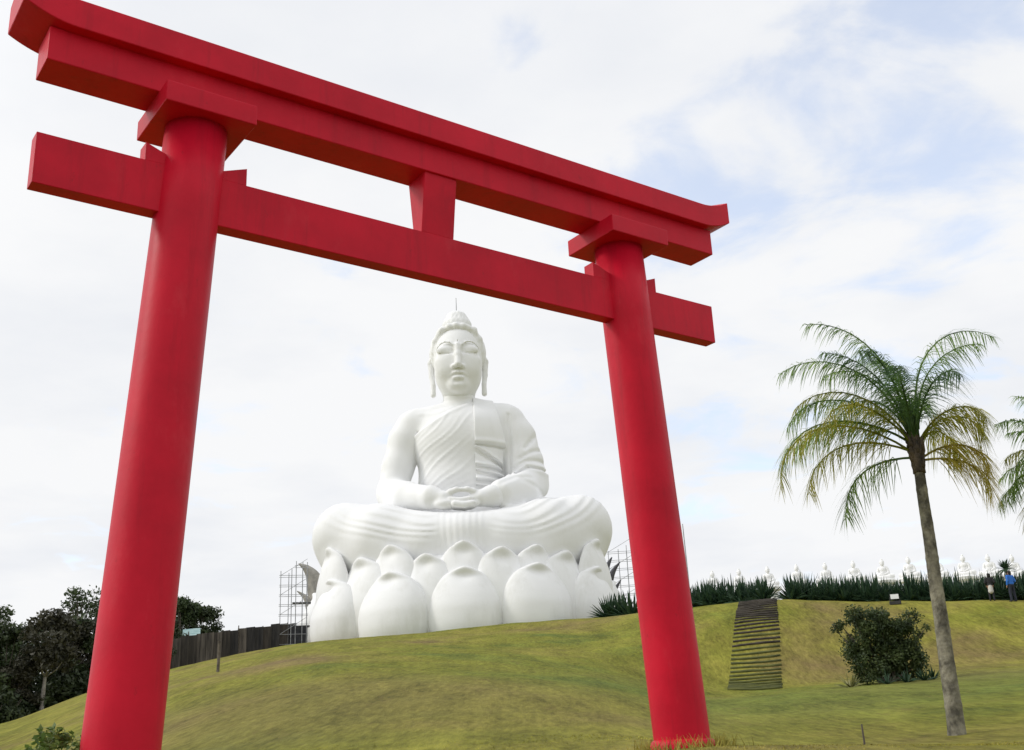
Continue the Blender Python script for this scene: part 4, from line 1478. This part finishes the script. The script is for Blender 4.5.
def build_hedge():
    rnd = random.Random(11)
    meshes = [spiky_mesh(s, 50, 1.95, .15, (12, 87), .25) for s in (1, 2, 3)]
    first = {}
    n = 0
    for row, dd in ((0, 0.0), (1, .75), (2, 1.5)):
        az = 7.0 + row * .17
        while az < 25.0:
            # gap at the head of the steps
            gap = 12.25 < az < 12.95
            if not gap:
                d = np.interp(az, [7, 8.3, 12.2, 18.2, 23.4, 26], [80, 77.5, 72.6, 71.2, 69.8, 69.3]) + dd + rnd.uniform(-.15, .15)
                x, y = d * math.sin(R(az)), d * math.cos(R(az))
                me = meshes[n % 3]
                if n < 3:
                    o = finish('spiky_plant', me, M_SPIKY)
                    first[n] = o
                else:
                    o = first[n % 3].copy(); COL.objects.link(o)
                s = rnd.uniform(.66, 1.04) * (1.0 if row else .9) * (.92 if 12.0 < az < 13.2 else 1)
                o.location = (x, y, ground(x, y) - .05)
                o.rotation_euler = (rnd.uniform(-.06, .06), rnd.uniform(-.06, .06), rnd.uniform(0, 6.28))
                o.scale = (s, s, s * rnd.uniform(.95, 1.15))
                tag(o, 'spiky dark green plant in the hedge along the hilltop before the small statues', 'plant', 'spiky plants of the hilltop hedge')
                n += 1
            az += rnd.uniform(.42, .56)
    # three larger clumps at the foot of the lotus
    big = spiky_mesh(7, 80, 2.7, .26, (2, 86), .18)
    labs = ['spiky green bush at the right foot of the lotus petals', 'spiky green bush between the lotus and the right red pillar', 'spiky green bush touching the left edge of the right red pillar']
    o = None
    for i, (px, s, d) in enumerate(((609, .95, 104.6), (621, 1.02, 104.2), (632, 1.08, 102.5))):
        p = place(px, 615, d)
        if o is None:
            o = q = finish('spiky_bush', big, M_SPIKY)
        else:
            q = o.copy(); COL.objects.link(q)
        q.location = (p.x, p.y, ground(p.x, p.y) - .1); q.rotation_euler = (0, 0, i * 1.3); q.scale = (s, s, s)
        tag(q, labs[i], 'plant', 'spiky bushes at the foot of the lotus')
    # taller crown standing behind the person in blue
    root = empty('dracaena', label='taller tufted plant rising from the hedge above the person in blue', cat='plant')
    p = place(1011, 590, 70.2)
    root.location = (p.x, p.y, ground(p.x, p.y))
    m = MB(); m.tube([(0, 0, -.2), (-.05, 0, .8), (-.1, 0, 1.85)], [.07, .055, .045], 7); m.build('stem', M_TRUNK, root)
    c = finish('leaves', spiky_mesh(5, 60, .72, .085, (-35, 80), .3), M_SPIKY, root); c.location = (-.1, 0, 1.8)
    # variegated tufts round the foot of the bush
    v = spiky_mesh(9, 22, .75, .09, (20, 85), .25)
    o = None
    offs = ((-1.62, -.55, 1.0, M_SPIKY_Y, 'yellowish variegated tuft at the left foot of the round bush'), (-.5, -1.4, .72, M_SPIKY, None), (.2, -1.5, .8, M_SPIKY, None), (.9, -1.35, .85, M_SPIKY, None), (1.35, -.9, .75, M_SPIKY, None))
    for i, (x, y, s, mt, lab) in enumerate(offs):
        wx, wy = bush_p.x + x, bush_p.y + y
        if i < 2:
            q = finish('leafy_tuft', v if i == 0 else v.copy(), mt)
            if i == 1:
                q.data.materials.clear(); q.data.materials.append(mt); o = q
        else:
            q = o.copy(); COL.objects.link(q)
        q.location = (wx, wy, ground(wx, wy)); q.scale = (s, s, s); q.rotation_euler = (0, 0, i * 1.1)
        tag(q, lab or 'low dark green tuft growing along the foot of the round bush', 'plant', 'tufts at the foot of the round bush')


build_hedge()


def build_near_shrub():
    p = place(55, 760, 9.4)
    g = ground(p.x, p.y)
    top = place(55, 733, 9.4).z - g
    root = empty('leafy_shrub', (p.x, p.y, g), 0, 'bright green leafy shrub left of the left red pillar at the bottom edge', 'shrub')
    root.scale = (1.25, 1.25, 1.06)
    rng = np.random.default_rng(6); rnd = random.Random(6)
    cs, rs = [], []
    for k in range(34):
        x = rnd.uniform(-.34, .42)
        z = top * rnd.uniform(.35, 1.0) * (1 - .9 * (x / .6) ** 2) - .03
        cs.append((x, rnd.uniform(-.3, .3), z)); rs.append(rnd.uniform(.06, .11))
    finish('foliage', quads_mesh('foliage', leaf_cloud(rng, cs, rs, 3600, .022, .9, .3)), M_NEAR, root)
    m = MB()
    for c in cs[::2]:
        m.tube([(c[0] * .3, c[1] * .3, -.1), (c[0] * .7, c[1] * .7, c[2] * .5), c], [.012, .008, .003], 5)
    m.build('stems', M_TRUNK, root)


build_near_shrub()


def frond_mesh(rnd, L, el, droop, nleaf=58, ll=.55, twist=0.0, ragged=.1):
    """pinnate palm frond in the local x-z plane, growing along +x"""
    pts, tans = [], []
    p = np.array([0., 0., 0.]); a = el
    n = 40
    for i in range(n + 1):
        t = i / n
        pts.append(p.copy())
        d = np.array([math.cos(a), 0, math.sin(a)])
        tans.append(d)
        p = p + d * L / n
        a -= droop / n * (.35 + 1.3 * t)
        a = max(a, R(-88))
    pts, tans = np.array(pts), np.array(tans)
    Q = []
    m = MB()
    m.tube([tuple(q) for q in pts[::4]], list(np.linspace(.024, .005, len(pts[::4]))), 6)
    for i in range(nleaf):
        t = .14 + .86 * (i + rnd.random()) / nleaf
        k = min(n - 1, int(t * n)); f = t * n - k
        c = pts[k] * (1 - f) + pts[k + 1] * f
        T_ = tans[k]
        up = np.array([-T_[2], 0, T_[0]])
        for s in (-1, 1):
            if rnd.random() < ragged:
                continue
            ln = ll * (.55 + .45 * math.sin(math.pi * min(1, t * .95 + .12))) * rnd.uniform(.8, 1.12) * (1 if t < .93 else .7)
            ang = R(rnd.uniform(38, 60)); plane = R(rnd.choice((-26, 6, 34)) + rnd.uniform(-12, 12))
            d = T_ * math.cos(ang) + (np.array([0, s, 0]) * math.cos(plane) + up * math.sin(plane)) * math.sin(ang)
            sd = np.cross(d, up + .3 * np.array([0, s, 0])); sd /= np.linalg.norm(sd) + 1e-9
            w = .0082 * rnd.uniform(.8, 1.2)
            prev, pw = c, w * .8
            for j, q in enumerate((.35, .7, 1.0)):
                dd = d.copy()
                e = c + dd * ln * q + np.array([0, 0, -1]) * ln * .85 * q * q
                ww = w * (1.0, .75, .08)[j]
                Q.append([prev - sd * pw, prev + sd * pw, e + sd * ww, e - sd * ww])
                prev, pw = e, ww
    m2 = np.array(Q)
    m.add(m2.reshape(-1, 3), np.arange(len(m2) * 4).reshape(-1, 4))
    return m


M_FROND_G = leaf_mat('palm_green', (.09, .18, .04), (.26, .38, .09), 1.6, .7)
M_FROND_D = leaf_mat('palm_dark_green', (.034, .090, .032), (.12, .21, .06), 1.6, .55)
M_FROND_Y = leaf_mat('palm_yellow_green', (.20, .25, .04), (.46, .42, .07), 1.6, .7)
M_FROND_O = leaf_mat('palm_yellow', (.36, .33, .05), (.55, .46, .12), 1.6, .6, c3=(.34, .22, .09))
M_PTRUNK = noisy('palm_trunk', (.070, .064, .048), (.29, .27, .20), 4.5, .9, .8, 16, lo=.38, hi=.64, stretch=(1, 1, .8))
M_PTOP = noisy('palm_leaf_bases', (.022, .018, .014), (.15, .11, .075), 4.0, .9, .7, 14, stretch=(1, 1, .7))


def build_palm(name_label, base, crown, r0, r1, fronds, seed, scale=1.0, group='palm trees on the slope'):
    rnd = random.Random(seed)
    g = ground(base.x, base.y)
    root = empty('palm_tree', (base.x, base.y, g), 0, name_label, 'palm tree', group)
    rel = crown - Vector((base.x, base.y, g))
    m = MB(); vs, fs = [], []
    nr, n = 70, 22
    cut = .90                                 # leaf bases above this height
    def axis(t):
        b = .06 * rel.z * math.sin(math.pi * t)
        return Vector((rel.x * t + .05 * rel.x * math.sin(math.pi * t), rel.y * t, rel.z * t))
    for i in range(nr + 1):
        t = -.03 + (cut + .03) * i / nr
        c = axis(t)
        r = r0 + (r1 - r0) * max(0, t) ** .8 + .05 * r0 * math.exp(-max(t, 0) * 40)
        r *= 1 + .012 * math.sin(i * 3.1) + (.05 if i % 9 == 0 else 0)
        for k in range(n):
            w = 2 * math.pi * k / n
            rr = r * (1 + .03 * math.sin(3 * w + i * .3))
            vs.append((c.x + rr * math.cos(w), c.y + rr * math.sin(w), c.z))
    for i in range(nr):
        for k in range(n):
            k2 = (k + 1) % n
            fs.append((i * n + k, i * n + k2, (i + 1) * n + k2, (i + 1) * n + k))
    m.add(vs, fs)
    m.build('trunk', M_PTRUNK, root, True)
    # old leaf bases
    m = MB(); pts, rad = [], []
    for i in range(12):
        t = cut - .035 + (1.035 - cut + .02) * i / 11
        pts.append(axis(t)); rad.append(r1 * (1.45 - .06 * abs(i - 4)) * (1 if i % 2 else 1.08))
    m.tube(pts, rad, 16)
    for k in range(26):
        t = cut - .02 + rnd.random() * (1.0 - cut)
        c = axis(t); w = rnd.uniform(0, 6.28)
        o1 = Vector((math.cos(w), math.sin(w), 0))
        m.tube([c + o1 * r1 * .9, c + o1 * r1 * 1.5 + Vector((0, 0, .10)), c + o1 * r1 * 1.75 + Vector((0, 0, .22))], [.05, .04, .012], 5)
    m.build('leaf_bases', M_PTOP, root, True)
    for k in range(7):                       # spear cluster
        m = MB() if k == 0 else m
        w = k * .9
        m.tube([rel * 1.0 + Vector((.05 * math.cos(w), .05 * math.sin(w), -.2)), rel + Vector((.10 * math.cos(w), .10 * math.sin(w), .35)), rel + Vector((.2 * math.cos(w), .2 * math.sin(w), .8))], [.05, .03, .008], 5)
    m.build('spear_leaves', M_FROND_D, root, True)
    for (az, el, L, droop, mt, zoff) in fronds:
        el += rnd.uniform(-4, 4); droop += rnd.uniform(-8, 8)
        f = frond_mesh(rnd, L * scale, R(el), R(droop), 90, .58 * scale)
        o = f.build('frond', mt, root)
        a = R(az)
        o.location = rel + Vector((.10 * math.cos(a), .10 * math.sin(a), zoff))
        o.rotation_euler = (rnd.uniform(-.12, .12), 0, a)
    return root


# azimuth 0 = to the right in the picture, 90 = away, 180 = left, 270 = towards the camera
FR = [
    (188, 32, 3.4, 130, M_FROND_Y, -.30), (176, 56, 2.7, 122, M_FROND_G, -.05), (168, 77, 3.1, 112, M_FROND_G, .10),
    (12, 86, 3.35, 122, M_FROND_G, .15), (-8, 56, 1.55, 150, M_FROND_Y, -.12), (-18, 34, 1.5, 145, M_FROND_O, -.42),
    (196, -4, 2.2, 84, M_FROND_G, -.42), (-30, 2, 1.55, 105, M_FROND_O, -.48), (194, 18, 2.7, 112, M_FROND_Y, -.3), (172, 40, 2.9, 118, M_FROND_G, -.1), (205, 46, 2.5, 120, M_FROND_Y, -.15), (150, 42, 2.5, 112, M_FROND_G, -.1),
    (245, 64, 2.3, 120, M_FROND_D, .0), (120, 64, 2.4, 110, M_FROND_D, .05), (285, 62, 2.0, 125, M_FROND_D, .0),
    (60, 66, 2.2, 115, M_FROND_G, .0), (320, 58, 1.6, 135, M_FROND_Y, -.1), (225, 76, 2.3, 110, M_FROND_D, .1), (140, 80, 2.4, 95, M_FROND_G, .12),
    (38, 46, 1.7, 130, M_FROND_Y, -.2), (158, 62, 2.5, 110, M_FROND_Y, 0), (180, 84, 2.3, 90, M_FROND_D, .15), (95, 84, 2.7, 84, M_FROND_G, .15), (172, 86, 3.0, 96, M_FROND_G, .18), (345, 82, 2.3, 100, M_FROND_G, .12),
]
pb = place(959, 746, 21.5)
pc = place(914, 436, 21.7)
build_palm('tall queen palm with yellowing fronds standing right of the gate', pb, pc, .150, .088, FR, 3)
FR2 = [(a + 25, e, L, dr, (M_FROND_G if i % 4 else M_FROND_Y), z) for i, (a, e, L, dr, _, z) in enumerate(FR)]
pb2 = place(1092, 735, 24)
pc2 = place(1092, 492, 24)
build_palm('second palm cut off by the right edge of the picture', pb2, pc2, .19, .12, FR2, 8, .78)

# ------------------------------------------------------------------ people on the hilltop


def person(px, py, d, h, label, top_c, low_c, legs_c, skirt, face, pose):
    p = place(px, py, d)
    root = empty('person', (p.x, p.y, ground(p.x, p.y)), face, label, 'person')
    root.scale = (h / 1.7,) * 3
    skin = noisy('skin', (.30, .17, .11), (.36, .21, .14), 3, .6)
    mk = lambda nm, c: noisy(nm, tuple(q * .8 for q in c), c, 4, .85)
    hv = .016
    legs = {s: [(s * .09, 0, .90), (s * .11 + pose[2] * s, -.02, .50), (s * .12 + pose[2] * s * 1.2, .02, .09)] for s in (-1, 1)}
    arms = {s: ([(s * .18, 0, 1.40), (s * .27, .03, 1.14), (s * .20, -.17, 1.00)] if pose[0 if s < 0 else 1] else [(s * .18, 0, 1.40), (s * .24, .03, 1.13), (s * .25, -.04, .88)]) for s in (-1, 1)}
    V = Vol((-.42, -.32, -.02), (.42, .26, 1.76), hv)
    V.ell((0, -.01, 1.59), (.075, .092, .115), .02); V.cone((0, .01, 1.40), (0, 0, 1.52), .055, .05, .03)
    V.ell((0, -.10, 1.57), (.014, .02, .025), .01)
    for s in (-1, 1):
        V.ell((s * .077, .0, 1.585), (.012, .022, .03), .01)
        V.chain(arms[s], [.052, .043, .034], .03)
        hnd = Vector(arms[s][2]) + Vector((0, -.03, -.06))
        V.ell(tuple(hnd), (.03, .035, .055), .02)
        V.cone(tuple(hnd + Vector((0, -.02, -.03))), tuple(hnd + Vector((0, -.04, -.08))), .012, .010, .01)
        V.chain(legs[s], [.078, .052, .040], .04)
        V.ell((legs[s][2][0], -.05, .045), (.045, .12, .045), .03)
    V.ell((0, 0, 1.18), (.15, .10, .26), .06); V.ell((0, 0, .95), (.15, .11, .12), .05)
    finish('body', V.mesh('body'), skin, root)
    V = Vol((-.42, -.32, .80), (.42, .26, 1.54), hv)
    V.ell((0, 0, 1.20), (.185, .125, .30), .06); V.cone((-.15, 0, 1.39), (.15, 0, 1.39), .075, .075, .05); V.ell((0, 0, .99), (.18, .135, .10), .05)
    for s in (-1, 1):
        e = Vector(arms[s][1]).lerp(Vector(arms[s][2]), .75)
        V.chain([arms[s][0], arms[s][1], tuple(e)], [.078, .064, .052], .03)
    finish('jacket', V.mesh('jacket'), mk('jacket_cloth', top_c), root)
    V = Vol((-.36, -.26, -.02), (.36, .26, 1.06), hv)
    if skirt:
        V.cone((0, 0, .96), (0, 0, .60), .135, .165, .03); nm = 'skirt'
    else:
        for s in (-1, 1):
            V.chain(legs[s], [.098, .075, .065], .03)
        V.ell((0, 0, .92), (.165, .125, .11), .05); nm = 'trousers'
    finish(nm, V.mesh(nm), mk(nm + '_cloth', low_c), root)
    if skirt:
        V = Vol((-.3, -.26, -.02), (.3, .26, .75), hv)
        for s in (-1, 1):
            V.chain([tuple(Vector(legs[s][0]).lerp(Vector(legs[s][1]), .5)), legs[s][1], legs[s][2]], [.085, .066, .055], .03)
        finish('leggings', V.mesh('leggings'), mk('legging_cloth', legs_c), root)
    for s in (-1, 1):
        V = Vol((-.3, -.26, -.02), (.3, .2, .16), hv)
        V.ell((legs[s][2][0], -.055, .05), (.055, .14, .055), .02)
        finish('shoe', V.mesh('shoe'), mk('shoe_cloth', (.03, .03, .035)), root)
    V = Vol((-.2, -.2, 1.36), (.2, .22, 1.76), hv)
    V.ell((0, .02, 1.63), (.092, .10, .10), .03); V.ell((0, .05, 1.55), (.085, .075, .12), .03)
    V.D = np.maximum(V.D, np.minimum(1.61 - V.ax[2][None, None, :], -.045 - V.ax[1][None, :, None]))
    finish('hair', V.mesh('hair'), mk('hair_fibre', (.015, .012, .010)), root)


person(992.5, 599.5, 68.4, 1.5, 'person in a dark top and white skirt standing before the hedge', (.018, .018, .020), (.62, .60, .56), (.02, .02, .025), True, R(160), (1, 1, 0))
person(1014, 601, 68.0, 1.66, 'person in a bright blue jacket and dark trousers on the hilltop', (.03, .17, .62), (.022, .026, .045), None, False, R(200), (1, 0, .02))

# ------------------------------------------------------------------ grass blades on the near ground


def build_grass():
    rng = np.random.default_rng(1)
    n1, n2 = 30000, 10
    az = np.concatenate([rng.uniform(-26, 26, n1), rng.uniform(-27, 27, n2)])
    d = np.concatenate([8.3 + 9 * rng.random(n1) ** 1.5, 13 + 17 * rng.random(n2) ** 1.3])
    a = np.radians(az)
    x, y = d * np.sin(a), d * np.cos(a)
    z = ground_np(x, y)
    n = len(x)
    hgt = np.where(np.arange(n) < n1, rng.uniform(.010, .024, n), rng.uniform(.012, .03, n)) * (1 + .5 * np.sin(x * 1.1) * np.sin(y * .8))
    w = rng.uniform(.004, .009, n) * np.clip(d / 12, 1, 4)
    th = rng.uniform(0, 6.28, n); lean = rng.uniform(.1, .9, n)
    c = np.stack([x, y, z - .01], -1)
    s = np.stack([np.cos(th), np.sin(th), np.zeros(n)], -1) * w[:, None]
    b = np.stack([-np.sin(th) * lean * hgt, np.cos(th) * lean * hgt, hgt], -1)
    mid = c + b * .55 + np.array([0, 0, .06]) * hgt[:, None]
    q = np.stack([c - s, c + s, mid + s * .7, mid - s * .7], 1)
    q2 = np.stack([mid - s * .7, mid + s * .7, c + b + s * .1, c + b - s * .1], 1)
    # taller tufts round the feet of the pillars
    ex = []
    for sgn in (-1, 1):
        wp = Matrix.Rotation(YAW, 3, 'Z') @ Vector((sgn * 2.84, 0, 0)) + TC
        for _ in range(420):
            r = .34 + abs(rng.normal()) * .14; t = rng.uniform(0, 6.28)
            xx, yy = wp.x + r * math.cos(t), wp.y + r * math.sin(t)
            zz = ground(xx, yy) - .01; hh = rng.uniform(.05, .15)
            u = rng.uniform(0, 6.28); ss = np.array([math.cos(u), math.sin(u), 0]) * .006
            cc = np.array([xx, yy, zz]); bb = np.array([rng.normal() * .05, rng.normal() * .05, hh])
            ex.append([cc - ss, cc + ss, cc + bb + ss * .15, cc + bb - ss * .15])
    o = finish('grass', quads_mesh('grass', np.concatenate([q, q2, np.array(ex)])), M_BLADE)
    tag(o, 'short yellow green grass blades on the lawn slope', 'grass', None, 'stuff')


build_grass()
